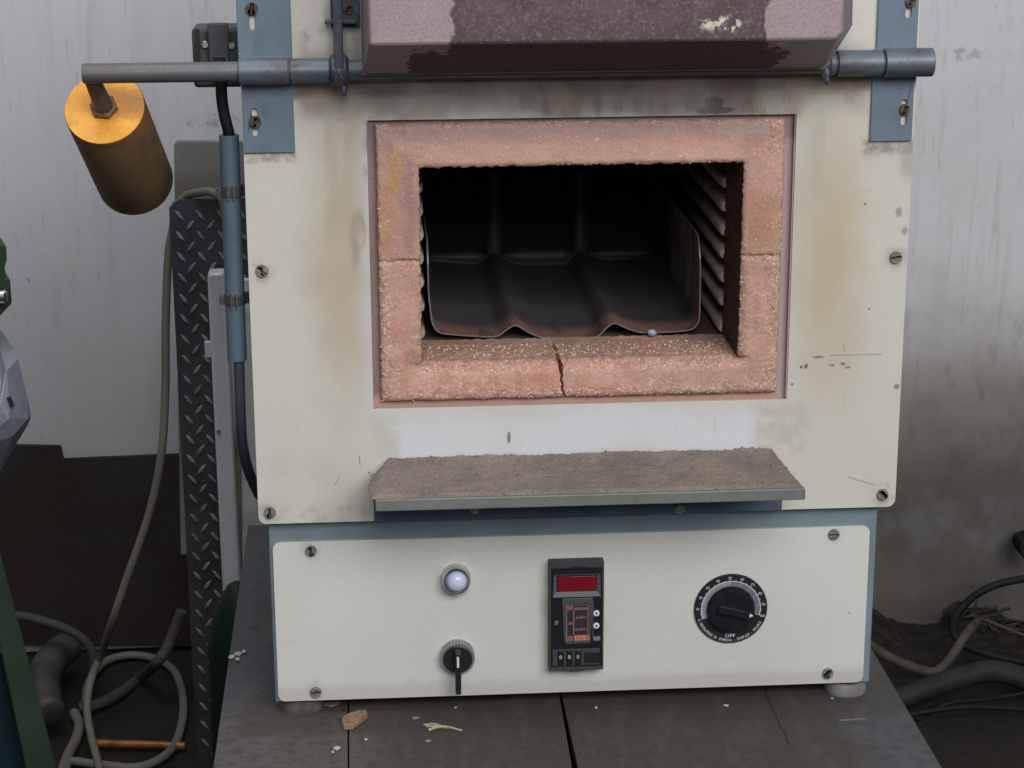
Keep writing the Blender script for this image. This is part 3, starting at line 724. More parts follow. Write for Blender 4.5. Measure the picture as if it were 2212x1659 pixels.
duo = recentre(du.build('refractory_dust', M['dust'], angle=80)); tag(duo, 'brown grey refractory dust and grit lying on the sill tray', kind='stuff')

# ---- hinge plates ----
def hinge_plate(x0, x1, y0, y1, slots, lean=0):
    a = at(x0, y1, -.003); b = at(x1, y0, -.003)
    z0, z1 = a.z, b.z
    holes = [slot(at(sx, (s0+s1)/2, -.003).x, at(sx, s1, -.003).z+.0022, at(sx, s0, -.003).z-.0022, .0024) for (sx, s0, s1) in slots]
    mb = MB(); mb.plate([(a.x, z0), (b.x, z0), (b.x, z1), (a.x, z1)], holes, -.0030, -.0003)
    return mb.build('hinge_plate', M['blue'], K, bevel=.0005)
h1 = hinge_plate(528, 632, 168, 331, [(551, 235, 294)]); h2 = hinge_plate(515, 624, -90, 136, [(545, 22, 64), ])
h3 = hinge_plate(1879, 1977, 150, 306, [(1953, 216, 270)]); h4 = hinge_plate(1893, 1990, -90, 106, [(1963, 8, 38)])
screw(h1, 551, 264, -.0022, 12.5, 45, 'rustyscrew'); screw(h2, 544, 19, -.0030, 12.5, 80, 'rustyscrew'); screw(h3, 1953, 237, -.0022, 11.5, 40, 'rustyscrew'); screw(h4, 1966, 4, -.0022, 11.5, 30, 'rustyscrew')
# ---- hinge rod, knuckles, collars ----
RY = -.0155
rz = at(1106, 146.5, RY).z
def rodseg(name, xa, xb, dpx, mat, bev=.0006, part=K):
    a = at(xa, 0, RY).x; b = at(xb, 0, RY).x
    # x from a pixel at the rod's own height
    a = at(xa, 163-(xa-180)*.018, RY).x; b = at(xb, 163-(xb-180)*.018, RY).x
    mb = MB(); mb.cyl((a, RY, rz), (b, RY, rz), px2m(dpx/2, RY), 36, bev); return mb.build(name, M[mat], part)
rod = rodseg('hinge_rod', 179, 2005, 41, 'steel')
rodseg('knuckle', 516, 624, 55, 'sleeve'); rodseg('collar', 627, 712, 50, 'sleeve'); rodseg('collar', 1807, 1905, 55, 'sleeve'); rodseg('knuckle', 1909, 2014, 60, 'sleeve')
rodseg('washer', 1790, 1803, 50, 'steel')
for (xa, xb, pa) in ((518, 623, h2), (1894, 2012, h4)):      # rolled leaf bridging plate and knuckle
    a = at(xa, 140, RY).x; b = min(at(xb, 130, RY).x, .279)
    mb = MB(); mb.box(a, b, RY+.004, -.0032, rz+.006, rz+.0105); mb.build('rolled_leaf', M['blue'], K, bevel=.0015)
    mb = MB(); mb.box(a, b, RY+.004, -.0032, rz-.0095, rz-.006); mb.build('rolled_leaf', M['blue'], K, bevel=.0015)
# ---- lifting arm by the hood ----
ax = at(731, 90, RY-.011).x
am = MB(); am.plate([(ax-.0036, rz+.002), (ax+.0036, rz+.002), (ax+.0030, .70), (ax-.0042, .70)], [], RY-.0125, RY-.0095)
am.lathe((ax-.0075, RY, rz), (1, 0, 0), [(.0105, 0), (.0125, .002), (.0130, .0075), (.0122, .013), (.0095, .0150)], 20)
am.ico((ax+.0005, RY-.009, rz-.004), .0080, (.9, .6, 1.2)); am.ico((ax+.003, RY-.006, rz-.0145), .0042, (.7, .7, 1.6))
am.build('lifting_arm', M['darkbar'], K, bevel=.0006)
bk = MB(); a = at(715, 59, -.004); b = at(775, -60, -.004)
bk.box(a.x, b.x, -.0045, -.0003, a.z, b.z); a2 = at(702, 52, -.012); b2_ = at(771, 43, -.012)
bk.box(a2.x, b2_.x, -.014, -.0048, a2.z, b2_.z)
bko = bk.build('stop_bracket', M['darkbar'], K, bevel=.0006); screw(bko, 752, 20, -.0046, 10, 30, 'rustyscrew')
dp = MB(); p = at(1783, 165, RY-.006); dp.ico((p.x, RY-.006, p.z+.003), .0052, (.8, .7, 1.1)); dp.ico((p.x+.0008, RY-.007, p.z-.003), .0032, (.8, .8, 1.7)); dp.build('weld_drip', M['darkbar'], K)

# ---- door hood ----
HF, HB = -.125, -.028
def hp(px, py, Y): p = at(px, py, Y); return Vector((p.x, Y, p.z))
zf = at(1300, 92, HF).z; zbk = at(1300, 153, HB).z
fA = [Vector((hp(797, 97, HF).x, HF, .70)), Vector((hp(797, 97, HF).x, HF, zf)), Vector((hp(1806, 84, HF).x, HF, zf)), Vector((hp(1822, 62, HF).x, HF, zf+.006)), Vector((hp(1818, 60, HF).x, HF, .70))]
fB = [Vector((hp(786, 150, HB).x, HB, .72)), Vector((hp(786, 150, HB).x, HB, zbk)), Vector((hp(1778, 150, HB).x, HB, zbk)), Vector((hp(1837, 58, HB).x, HB, zbk+.0335)), Vector((hp(1833, 0, HB).x, HB, .72))]
hd = MB(); hd.hexa(fA, fB)
hood = hd.build('door_hood', M['hood'], K, bevel=.0022)
fl_ = MB(); fl_.plate([(v.x+dx, v.z+dz) for v, dx, dz in zip(fB, (-.0012, -.0012, .0012, .0015, .0015), (0, -.0012, -.0012, 0, 0))], [], HB+.0003, HB+.0025)
fl_.build('hood_flange', M['steel'], K)

# ---- counterweight ----
CWp = at(205, 163, RY); CWp = Vector((CWp.x, RY, rz))
AXD = Vector((at(225, 241, RY+.035).x-CWp.x, .70, -.70)); AXD = Vector((.08, .788, -.616)).normalized(); CWp.x -= .004
LS = .056
discc = CWp+AXD*LS
RW = .0330
cw = MB(); cw.lathe(discc, AXD, [(RW*.985, .0), (RW, .0012), (RW, .127), (RW*.985, .129)], 64)
cwo = cw.build('counterweight', M['rust'], K)
cap = MB(); cap.lathe(discc, AXD, [(RW*.982, -.0006), (RW*.99, .0006)], 64)
cap.build('painted_end', M['yellow'], cwo)
nt = MB(); nt.lathe(discc-AXD*.001, -AXD, [(.0115, 0), (.0115, .0035), (.0100, .0048)], 6); nt.build('nut', M['rust'], cwo)
sm = MB(); sm.lathe(CWp-AXD*.002, AXD, [(.0062, 0), (.0066, .02), (.0078, LS-.006), (.0085, LS)], 24); sm.build('stem', M['darkbar'], cwo)

# ---- conduit on the left flank, with cable and clips ----
CYY = .020
ca, cb2 = at(494.5, 291, CYY), at(512.5, 777, CYY)
cdm = MB(); rr = px2m(20.5, CYY); d = (cb2-ca).normalized()
cdm.lathe(ca, d, [(rr*.78, .004), (rr*.8, 0), (rr, 0), (rr, (cb2-ca).length), (rr*.8, (cb2-ca).length)], 28)
cond = cdm.build('conduit', M['conduit'], K)
for py, pxx in ((412, 500), (645, 507)):
    p = at(pxx, py, CYY); cm = MB(); cm.cyl(p-d*.005, p+d*.005, rr*1.10, 24, .0008)
    cm.box(p.x, -.272, CYY+.002, CYY+.005, p.z-.005, p.z+.005)
    cm.box(p.x-rr*1.55, p.x-rr*.9, CYY-.004, CYY+.002, p.z-.004, p.z+.003)
    cm.build('clamp', M['blackp2'], cond, bevel=.0004)
    c2 = MB(); c2.box(p.x-.0028, p.x-.0016, CYY-rr*1.35, CYY-rr*1.0, p.z-.006, p.z+.006); c2.box(p.x+.0018, p.x+.003, CYY-rr*1.35, CYY-rr*1.0, p.z-.006, p.z+.006)
    c2.build('clamp_screw', M['chrome'], cond)
cab = MB(); cab.tube(spline([at(479, 110, CYY+.01), at(478, 190, CYY), at(483, 240, CYY), at(495, 292, CYY), at(497, 330, CYY)]), px2m(12, CYY), 14); cab.build('cable', M['rubber'], K)
cab = MB(); cab.tube(spline([at(514, 745, CYY), at(517, 800, CYY), at(519, 880, CYY+.005), at(524, 960, CYY+.02), at(538, 1020, CYY+.05), at(560, 1070, CYY+.09)]), px2m(11.5, CYY), 14); cab.build('cable', M['violetcable'], K)
# ---- limit switch ----
SY = .030
def sb(mb, x0, y0, x1, y1, Y0, Y1):
    a = at(x0, y1, Y0); b = at(x1, y0, Y0); mb.box(a.x, b.x, Y0, Y1, a.z, b.z)
sw = MB(); sb(sw, 419, 60, 530, 190, SY, SY+.04); swo = sw.build('limit_switch', M['blackp2'], K, bevel=.003)
s2 = MB(); sb(s2, 452, 50, 492, 150, SY-.006, SY-.0002); s2.build('switch_cover', M['blackp2'], swo, bevel=.0015)
s2 = MB(); sb(s2, 460, 122, 484, 127, SY-.009, SY-.0065); sb(s2, 462, 128, 482, 136, SY-.0075, SY-.0062); s2.build('latch', M['blackp'], swo, bevel=.0004)
for x in (443, 500):
    p = at(x, 96 if x < 450 else 98, SY); s3 = MB(); s3.cyl((p.x, SY-.0025, p.z), (p.x, SY-.0001, p.z), .0030, 16, .0005); s3.build('screw', M['screw'], swo)
s2 = MB(); sb(s2, 446, 70, 452, 92, SY-.003, SY-.0002); sb(s2, 492.5, 70, 500, 92, SY-.003, SY-.0002); sb(s2, 424, 62, 430, 135, SY-.002, SY-.0002)
s2.build('rib', M['blackp'], swo)

# ---- pilot lamp ----
def on(px, py, Y): p = at(px, py, Y); return p
p = on(985, 1247, CYP); rB = px2m(33, CYP)
pl = MB(); pl.lathe((p.x, CYP-.0001, p.z), (0, -1, 0), [(rB, 0), (rB, .0012), (rB*.97, .002), (rB*.93, .0105), (rB*.87, .0115), (rB*.78, .0116), (rB*.70, .0098)], 48)
plo = pl.build('pilot_lamp', M['chrome'], K)
ln = MB(); ln.lathe((p.x, CYP-.0095, p.z), (0, -1, 0), [(rB*.68, 0), (rB*.67, .002), (rB*.58, .0045), (rB*.42, .0062), (rB*.2, .0072), (.0003, .0075)], 40); ln.build('lens', M['lens'], plo)
# ---- rotary switch ----
p = on(988, 1415, CYP); rB = px2m(39, CYP)
rs = MB(); prof = [(rB, 0), (rB, .003), (rB*.98, .0075), (rB*.93, .0085), (rB*.86, .0086)]
rs.lathe((p.x, CYP-.0001, p.z), (0, -1, 0), prof, 56)
rso = rs.build('selector_switch', M['satin'], K)
kn = MB()
for k in range(10):
    a = R(40+k*11); kn.box(p.x+rB*1.0*math.cos(a)-.0003, p.x+rB*1.0*math.cos(a)+.0003, CYP-.006, CYP-.0025, p.z+rB*1.0*math.sin(a)-.0003, p.z+rB*1.0*math.sin(a)+.0003)
kn.build('grip_mark', M['blackp'], rso)
kb = MB(); kb.lathe((p.x, CYP-.0086, p.z), (0, -1, 0), [(rB*.84, 0), (rB*.82, .0015), (rB*.78, .002)], 40)
pz0 = p.z-.0305; hw = .0032
kb.hexa([Vector((p.x-hw, CYP-.0103, p.z+rB*.72)), Vector((p.x+hw, CYP-.0103, p.z+rB*.72)), Vector((p.x+hw*.8, CYP-.0103, pz0)), Vector((p.x-hw*.8, CYP-.0103, pz0))],
        [Vector((p.x-hw*.8, CYP-.019, p.z+rB*.60)), Vector((p.x+hw*.8, CYP-.019, p.z+rB*.60)), Vector((p.x+hw*.7, CYP-.017, pz0)), Vector((p.x-hw*.7, CYP-.017, pz0))])
kb.build('lever', M['blackp'], rso, bevel=.0008)
wm = MB(); wm.box(p.x-.0012, p.x+.0006, CYP-.0196, CYP-.0180, p.z-.0035, p.z+.0065); wm.build('index_mark', M['white'], rso)

# ---- temperature controller ----
CT = CYP-.0105
ca_ = at(1186, 1449, CT); cb_2 = at(1305, 1212, CT); X0, X1, Z0, Z1 = ca_.x, cb_2.x, ca_.z, cb_2.z
CWD, CHT = X1-X0, Z1-Z0
tc = MB(); tc.box(X0, X1, CT+.001, CYP-.0001, Z0, Z1)
tco = tc.build('temperature_controller', M['blackp2'], K, bevel=.0008)
def uv(u, v): return X0+CWD*u, Z1-CHT*v
def cbx(mb, u0, v0, u1, v1, y0, y1): a, b = uv(u0, v0), uv(u1, v1); return mb.box(a[0], b[0], y0, y1, b[1], a[1])
def cpl(mb, pts, y0, y1): mb.plate([uv(*q) for q in pts], [], y0, y1)
f1 = MB()      # bezel frame
cbx(f1, 0, 0, 1, .055, CT-.0012, CT+.0009); cbx(f1, 0, .97, 1, 1, CT-.0012, CT+.0009); cbx(f1, 0, .0555, .035, .9695, CT-.0012, CT+.0009); cbx(f1, .965, .0555, 1, .9695, CT-.0012, CT+.0009)
cbx(f1, .38, .995, .64, 1.012, CT-.0010, CT+.0005)
f1.build('bezel', M['blackp2'], tco, bevel=.0005)
f1 = MB(); cbx(f1, .04, .06, .96, .965, CT+.0002, CT+.00095); f1.build('face', M['blackrec'], tco)
# display with sloped surround
f1 = MB(); f1.mi = 0
def quad3(mb, a, b, c, d): mb.add([a, b, c, d], [(0, 1, 2, 3)])
def P3(u, v, y): q = uv(u, v); return Vector((q[0], y, q[1]))
o4 = [(.08, .115), (.93, .115), (.945, .315), (.065, .315)]; i4 = [(.135, .125), (.87, .125), (.87, .270), (.135, .270)]
for k in range(4):
    a, b = o4[k], o4[(k+1) % 4]; c, d_ = i4[(k+1) % 4], i4[k]
    quad3(f1, P3(a[0], a[1], CT-.0016), P3(b[0], b[1], CT-.0016), P3(c[0], c[1], CT-.0001), P3(d_[0], d_[1], CT-.0001))
    quad3(f1, P3(a[0], a[1], CT-.0016), P3(a[0], a[1], CT+.0001), P3(b[0], b[1], CT+.0001), P3(b[0], b[1], CT-.0016))
f1.build('display_surround', mk('grey_surround', (.075, .078, .09), .4, grain=.1), tco, smooth=False)
f1 = MB(); f1.plate([uv(*q) for q in ((.15, .132), (.84, .128), (.86, .145), (.86, .245), (.84, .262), (.17, .266), (.15, .245))], [], CT-.0009, CT); f1.build('display', M['red'], tco, bevel=.0003)
# label card
f1 = MB(); f1.plate([uv(*q) for q in ((.235, .33), (.80, .33), (.80, .34), (.765, .745), (.30, .75), (.27, .72))], [], CT-.0014, CT+.0001); f1.build('label_holder', mk('grey_holder', (.055, .06, .07), .4, grain=.1), tco, bevel=.0004)
f1 = MB(); f1.plate([uv(*q) for q in ((.31, .385), (.73, .375), (.74, .715), (.325, .725))], [], CT-.0018, CT-.0015); f1.build('label_card', mk('dark_label', (.028, .026, .045), .5, grain=.1), tco)
yo = CT-.0020
f1 = MB()
for u0, v0, u1, v1 in ((.315, .385, .325, .725), (.705, .38, .714, .72), (.443, .44, .455, .665), (.46, .668, .735, .718)): cbx(f1, u0, v0, u1, v1, yo, yo+.0001)
a = uv(.585, .502); text(f1, 'ALARM 1', a[0], a[1], yo-.00005, CHT*.036, .68)
a = uv(.585, .612); text(f1, 'ALARM 2', a[0], a[1], yo-.00005, CHT*.036, .68)
a = uv(.385, .555); text(f1, '%ER', a[0], a[1], yo-.00005, CHT*.036, .62)
f1.build('label_print', M['orange'], tco, smooth=False)
f1 = MB()
for u0, v0, u1, v1 in ((.327, .385, .44, .435), (.455, .410, .70, .435), (.455, .385, .70, .392), (.327, .672, .44, .72), (.10, .535, .17, .575)): cbx(f1, u0, v0, u1, v1, yo+.00002 if u0 > .2 else CT+.0000, yo+.00012 if u0 > .2 else CT+.0001)
f1.build('worn_print', M['orange_dim'], tco)
f1 = MB(); tk = uv(.6, .693)
for k, u in enumerate((.50, .545, .585, .63, .675)): cbx(f1, u, .676+.004*(k % 2), u+.008, .706, yo-.0002, yo-.00005)
f1.build('label_tick', mk('dark_tick', (.07, .03, .035), .6), tco)
for u, v in ((.865, .475), (.865, .590)):
    a = uv(u, v); f1 = MB(); f1.lathe((a[0], CT+.0001, a[1]), (0, -1, 0), [(.0027, 0), (.0027, .0012), (.0021, .0016), (.0011, .0015), (.0009, .0006)], 24); f1.mi = 1; f1.cyl((a[0], CT-.0011, a[1]), (a[0], CT-.0009, a[1]), .0010, 12); f1.build('eyelet', [M['white'], M['blackp']], tco)
f1 = MB(); cbx(f1, .06, .80, .93, .955, CT-.0008, CT+.0001); f1.build('thumbwheel_block', M['blackp2'], tco, bevel=.0004)
for k, u in enumerate((.215, .375, .535)):
    f1 = MB(); cbx(f1, u-.055, .81, u+.055, .945, CT-.0018, CT-.0009); w_ = f1.build('thumbwheel', M['blackrec'], tco, bevel=.0005)
f1 = MB()
for k, u in enumerate((.215, .375, .535)):
    a = uv(u, .868); text(f1, '0', a[0], a[1], CT-.0021, CHT*.052, .95)
f1.build('digit', M['white'], tco, smooth=False)
f1 = MB(); cbx(f1, .65, .83, .93, .93, CT-.0015, CT-.0009); f1.build('terminal_cover', M['blackp'], tco, bevel=.0003)
f1 = MB(); cbx(f1, .40, .035, .66, .048, CT-.0016, CT-.0013); f1.build('latch', M['blackp'], tco, bevel=.0003)
f1 = MB(); cbx(f1, .795, .36, .806, .70, CT-.0018, CT-.0008); cbx(f1, .81, .69, .94, .73, CT-.0010, CT-.0002); f1.build('guide_rail', mk('grey_edge', (.16, .16, .17), .4), tco, bevel=.0003)

# ---- power regulator dial ----
p = on(1578.5, 1315, CYP-.0015); DR = px2m(83, CYP)*1.0; DY = CYP-.0022
pd = MB(); pd.lathe((p.x, CYP-.0001, p.z), (0, -1, 0), [(DR, 0), (DR, .0016), (DR*.985, .0021)], 96)
pdo = pd.build('power_dial', M['blackp'], K)
def annulus(mb, r0, r1, a0, a1, y, n=90):
    vs = []; fs = []
    for k in range(n+1):
        a = R(a0+(a1-a0)*k/n); vs += [(p.x+r0*math.cos(a), y, p.z+r0*math.sin(a)), (p.x+r1*math.cos(a), y, p.z+r1*math.sin(a))]
    for k in range(n): fs.append([2*k, 2*k+1, 2*k+3, 2*k+2])
    mb.add(vs, fs)
A0, A1 = 199, -14      # 0 at lower left, 100 at lower right, clockwise
sc = MB(); annulus(sc, DR*.655, DR*.80, A0, A1, DY-.0001); sc.build('scale_band', M['dialgrey'], pdo, smooth=False)
sc = MB(); annulus(sc, DR*.795, DR*.815, A0, A1, DY-.0002)
for k in range(101):
    a = A0+(A1-A0)*k/100
    if k < 50 or k % 10 == 0: annulus(sc, DR*.70, DR*(.86 if k % 10 == 0 else .80), a-.25, a+.25, DY-.00025, 1)
    if k % 10 == 5: annulus(sc, DR*.81, DR*.845, a-.4, a+.4, DY-.00025, 1)
sc.build('scale_mark', M['white'], pdo, smooth=False)
tx = MB()
for k in range(11):
    a = A0+(A1-A0)*k/10; s_ = str(k*10); r = DR*.905
    text(tx, s_, p.x+r*math.cos(R(a)), p.z+r*math.sin(R(a)), DY-.0003, DR*.105, .95, R(a-90)*.25 if k not in (0, 10) else 0)
def arc_text(mb, s_, r, a0, a1, size):     # reads left to right along the bottom
    for k, c in enumerate(s_):
        if c == ' ': continue
        a = a0+(a1-a0)*k/(len(s_)-1); text(mb, c, p.x+r*math.cos(R(a)), p.z+r*math.sin(R(a)), DY-.0003, size, .85, R(a+90))
arc_text(tx, 'REGOLATORE DI ENERGIA - DIRPLEX - MILANO', DR*.90, 207, 333, DR*.112)
text(tx, 'OFF', p.x+.0002, p.z-DR*.765, DY-.0003, DR*.145, 1.15)
tx.build('lettering', M['white'], pdo, smooth=False)
kb = MB(); kc = (p.x, DY-.0001, p.z); KR = DR*.64
kb.lathe(kc, (0, -1, 0), [(KR, 0), (KR, .0022), (KR*.985, .0042), (KR*.95, .0055), (KR*.80, .0060), (KR*.45, .0055)], 72)
kno = kb.build('knob', mk('glossy_black_knob', (.010, .011, .015), .45, layers=[(('n', 60, .45, .6), (.018, .018, .022), .5, .45)], grain=.1), pdo)
gr = MB(); ga = R(-14)
def gp(u, v, y): return Vector((p.x+u*math.cos(ga)-v*math.sin(ga), y, p.z+u*math.sin(ga)+v*math.cos(ga)))
gr.hexa([gp(-KR*.72, -KR*.24, DY-.0052), gp(KR*.72, -KR*.24, DY-.0052), gp(KR*.72, KR*.24, DY-.0052), gp(-KR*.72, KR*.24, DY-.0052)],
        [gp(-KR*.58, -KR*.19, DY-.0088), gp(KR*.66, -KR*.18, DY-.0088), gp(KR*.66, KR*.18, DY-.0088), gp(-KR*.58, KR*.19, DY-.0088)])
gr.build('grip', kno.data.materials[0], pdo, bevel=.0016, seg=3)
tr = MB(); u0 = KR*.78
tr.add([gp(u0, KR*.09, DY-.0066), gp(u0, -KR*.09, DY-.0066), gp(KR*.955, -.0, DY-.0060)], [(0, 1, 2)]); tr.add([gp(u0, KR*.09, DY-.0066), gp(u0, -KR*.09, DY-.0066), gp(u0-.0004, 0, DY-.0061)], [(0, 1, 2)])
tr.build('pointer', M['white'], pdo, smooth=False)

# ================================================================== METAL TRAY IN THE CHAMBER
TY0, TY1 = .078, .375
def tp(px, py): q = at(px, py, TY0); return (q.x, q.z)
prof_px = [(921, 470), (922, 520), (923, 570), (925, 620), (928, 660), (931, 690), (936, 706), (944, 717), (956, 722), (985, 725), (1030, 728), (1062, 729), (1078, 726), (1092, 716), (1104, 707), (1112, 704), (1121, 706), (1135, 715), (1155, 725), (1172, 730), (1210, 731), (1250, 731), (1284, 730), (1297, 724), (1310, 710), (1322, 701), (1331, 700), (1342, 705), (1360, 713), (1380, 719), (1392, 720), (1430, 719), (1470, 716), (1490, 713), (1502, 707), (1510, 695), (1513, 680), (1514, 630), (1515, 580), (1515, 535), (1515, 500)]
pf = [Vector((a, 0, b)) for a, b in (tp(*q) for q in prof_px)]
zmin = min(v.z for v in pf)
pf = spline(pf, 3)
ztop = tp(1512, 512)[1]
TYn = 24; th = .0012
tm = MB(); vs = []; fs = []; n = len(pf)
def tray_pt(k, y):
    v = pf[k]; back = (y-TY0)/(TY1-TY0); z = v.z
    z += .0007*mnoise.noise(Vector((v.x*20, y*20, v.z*20)))
    # rounded front top corner of each side wall
    return Vector((v.x+.0005*mnoise.noise(Vector((y*15, v.z*15, 4))), y, z))
# inner and outer skins
floor_k = [k for k in range(n) if pf[k].z < zmin+.014]
for skin in (0, 1):
    for j in range(TYn+1):
        y = TY0+(TY1-TY0)*j/TYn
        for k in range(n):
            a = pf[max(0, k-1)]; b = pf[min(n-1, k+1)]; t = (b-a).normalized(); nn = Vector((-t.z, 0, t.x))
            pt = tray_pt(k, y)
            if pt.z > zmin+.03:      # side walls: height varies with y (rounded front corner)
                h0 = pt.z-(zmin+.03); full = ztop-(zmin+.03)
                lift = full*(1-.30*max(0, 1-(y-TY0)/.02)**2); top_h = (pf[0].z if k < n//2 else pf[-1].z)-(zmin+.03)
                pt.z = zmin+.03+h0*lift/top_h
            vs.append(pt+nn*(th if skin == 0 else 0))
    base = skin*(TYn+1)*n
    for j in range(TYn):
        for k in range(n-1): fs.append([base+j*n+k, base+j*n+k+1, base+(j+1)*n+k+1, base+(j+1)*n+k])
S = (TYn+1)*n
tm.add(vs, fs)
tm.mi = 1; e_f = []
for k in range(n-1): e_f.append([k, k+1, S+k+1, S+k])
for j in range(TYn): e_f += [[j*n, (j+1)*n, S+(j+1)*n, S+j*n], [j*n+n-1, (j+1)*n+n-1, S+(j+1)*n+n-1, S+j*n+n-1]]
for f in e_f: tm.f.append(f); tm.m.append(1)
tm.mi = 0
# back wall: continues the floor profile upward with a small radius
bk_v = []; rws = [(.0, 0), (.004, .0007), (.0075, .0028), (.0095, .0065), (.0102, .011)]+[(.0104, .011+.085*k/8) for k in range(1, 9)]
ks = [k for k in range(n) if pf[k].z < zmin+.016]
for (dy, dz) in rws:
    for k in ks:
        v = pf[k]; f_ = min(1, dz/.012); bulge = (v.z-zmin)
        bk_v.append(Vector((v.x, TY1-.0005+dy-bulge*f_*1.0, (v.z*(1-f_)+zmin*f_)+dz)))
nk = len(ks); bf = []
for j in range(len(rws)-1):
    for k in range(nk-1): bf.append([j*nk+k, j*nk+k+1, (j+1)*nk+k+1, (j+1)*nk+k])
tm.add(bk_v, bf)
tro = recentre(tm.build('firing_tray', [M['tray'], M['tray_edge']], angle=60)); 
tag(tro, 'dark scaled steel tray with two raised ridges, inside the furnace chamber', 'tray')
md = None
# chip at the tray lip
p = at(1410, 719, TY0-.008); cp = MB(); cp.ico((p.x, TY0-.006, p.z), .0042, (1, .7, .9)); cpo2 = recentre(cp.build('ceramic_chip', mk('pale_blue_chip', (.30, .37, .46), .5), smooth=False)); tag(cpo2, 'tiny pale blue chip stuck at the front lip of the dark tray', 'chip')

# ================================================================== BITS ON THE BENCH
GB = 'scraps lying on the workbench'
def bit(name, px, py, r, sq, mat, label, cat, rot=0):
    p = atz(px, py, 0); mb = MB(); mb.ico((0, 0, 0), r, sq); o = mb.build(name, mat, smooth=False)
    o.location = (p.x, p.y, r*sq[2]*.85); o.rotation_euler.z = rot; tag(o, label, cat, GB); return o
m_crumb = mk('white_crumb', (.34, .34, .34), .8, grain=.1); m_wood = mk('orange_brown_chip', (.20, .125, .08), .8, vary=(300, .3), bump=(200, .4, .001), grain=.2); m_grey = mk('grey_flake', (.16, .155, .15), .8, grain=.15)
p = atz(765, 1562)
wc = MB()
out = [(-.0115, -.004), (-.009, -.0085), (-.001, -.0085), (.006, -.002), (.0125, .004), (.012, .0095), (.004, .0095), (-.006, .006), (-.011, .002)]
a_ = [Vector((p.x+u, p.y+v*1.7, .0006)) for u, v in out]; b_ = [Vector((p.x+u*.9, p.y+v*1.6, .0035+.002*abs(math.sin(u*400)))) for u, v in out]
wc.hexa(a_, b_); wco = recentre(wc.build('wood_chip', m_wood, bevel=.0006)); tag(wco, 'orange brown chip lying on the bench seam below the furnace', 'chip', GB)
sg = MB(); m_straw = mk('pale_straw', (.30, .29, .19), .7, grain=.1)
for (x0, y0), (x1, y1), r in (((921, 1569), (998, 1578), .0010), ((925, 1577), (975, 1572), .0013), ((915, 1566), (960, 1570), .0008)):
    a_, b_ = atz(x0, y0, .0015), atz(x1, y1, .0015); sg.tube(spline([a_, (a_+b_)/2+Vector((0, .002, .001)), b_], 6), r, 6)
sgo = recentre(sg.build('grass_straw', m_straw)); tag(sgo, 'pale green split grass straw lying on the bench', 'straw', GB)
bit('plaster_crumb', 728, 1621, .0032, (1.1, 1.1, .7), m_crumb, 'largest white crumb on the bench front left of the thin seam', 'crumb')
bit('plaster_crumb', 719, 1627, .0018, (1, 1, .7), m_crumb, 'small white crumb touching the lower left of the largest crumb', 'crumb')
bit('plaster_crumb', 790, 1600, .0019, (1, 1, .7), m_crumb, 'small white crumb on the bench just below the orange brown chip', 'crumb')
bit('plaster_crumb', 925, 1602, .0026, (1.4, 1, .4), m_grey, 'flat grey crumb on the bench below the straw', 'crumb')
bit('plaster_crumb', 898, 1554, .0025, (1.5, 1, .6), m_grey, 'grey crumb on the bench up and left of the straw', 'crumb')
bit('plaster_crumb', 1288, 1531, .0020, (1, 1.3, .6), m_crumb, 'white crumb right of the dark gap in the bench top', 'crumb')
bit('plaster_crumb', 1568, 1526, .0022, (1.4, 1, .6), m_crumb, 'white crumb on the bench under the power dial', 'crumb')
bit('plaster_crumb', 1797, 1510, .0017, (1, 1, .6), m_crumb, 'white crumb beside the pale right furnace foot', 'crumb')
bit('plaster_crumb', 984, 1530, .0014, (1, 1, .6), m_crumb, 'tiny white crumb on the bench under the selector lever', 'crumb')
bit('paint_flake', 715, 1523, .0095, (1.15, .75, .12), m_grey, 'flat grey flake on the bench by the left furnace foot', 'flake')
bit('paint_flake', 745, 1507, .006, (1.0, .8, .15), m_grey, 'small pale grey flake just under the edge of the control panel', 'flake')
p = atz(512, 1419); fk = MB(); 
for dx, dy, r, s in ((-.004, -.004, .0040, (1, .8, .5)), (.001, .003, .0038, (1.2, .8, .6)), (.006, .008, .0032, (1, 1, .6)), (.001, -.010, .0026, (.9, 1.6, .5))): fk.ico((p.x+dx, p.y+dy, .002), r, s)
fko = recentre(fk.build('plaster_flake', m_crumb)); tag(fko, 'white plaster scrap near the left edge of the bench', 'scrap', GB)
cr_m = MB()

# ================================================================== BACKGROUND LEFT
def zf_(px, py, r=0): return atz(px, py, FLOOR+r)
def outline(name, pts, Y, depth, mat, parent=None, bevel=.002, dx=0):
    mb = MB(); mb.plate([(at(x, y, Y).x, at(x, y, Y).z) for x, y in pts], [], Y, Y+depth)
    for v in mb.v:
        if v.y > Y+depth*.5: v.x += dx
    return mb.build(name, mat, parent, bevel=bevel)
# rusty plate against the wall
rp_m = mk('dark_rusted_sheet', (.028, .020, .019), .8, layers=[(('n', 9, .42, .62), (.03, .028, .03), .8), (('n', 5, .5, .62), (.036, .022, .019), .6), (('n', 90, .62, .68), (.02, .018, .018), .6)], bump=(60, .3, .003), grain=.25)
o = recentre(outline('rusty_sheet', [(-80, 957), (132, 962), (138, 990), (420, 978), (640, 970), (640, 1395), (-80, 1395)], 1.128, .004, rp_m)); tag(o, 'dark rust brown metal sheet leaning on the lower left wall', 'metal sheet')
pt = outline('torn_tab', [(480, 0), (0, 0), (0, 0)], 1.1, .001, rp_m) if False else None
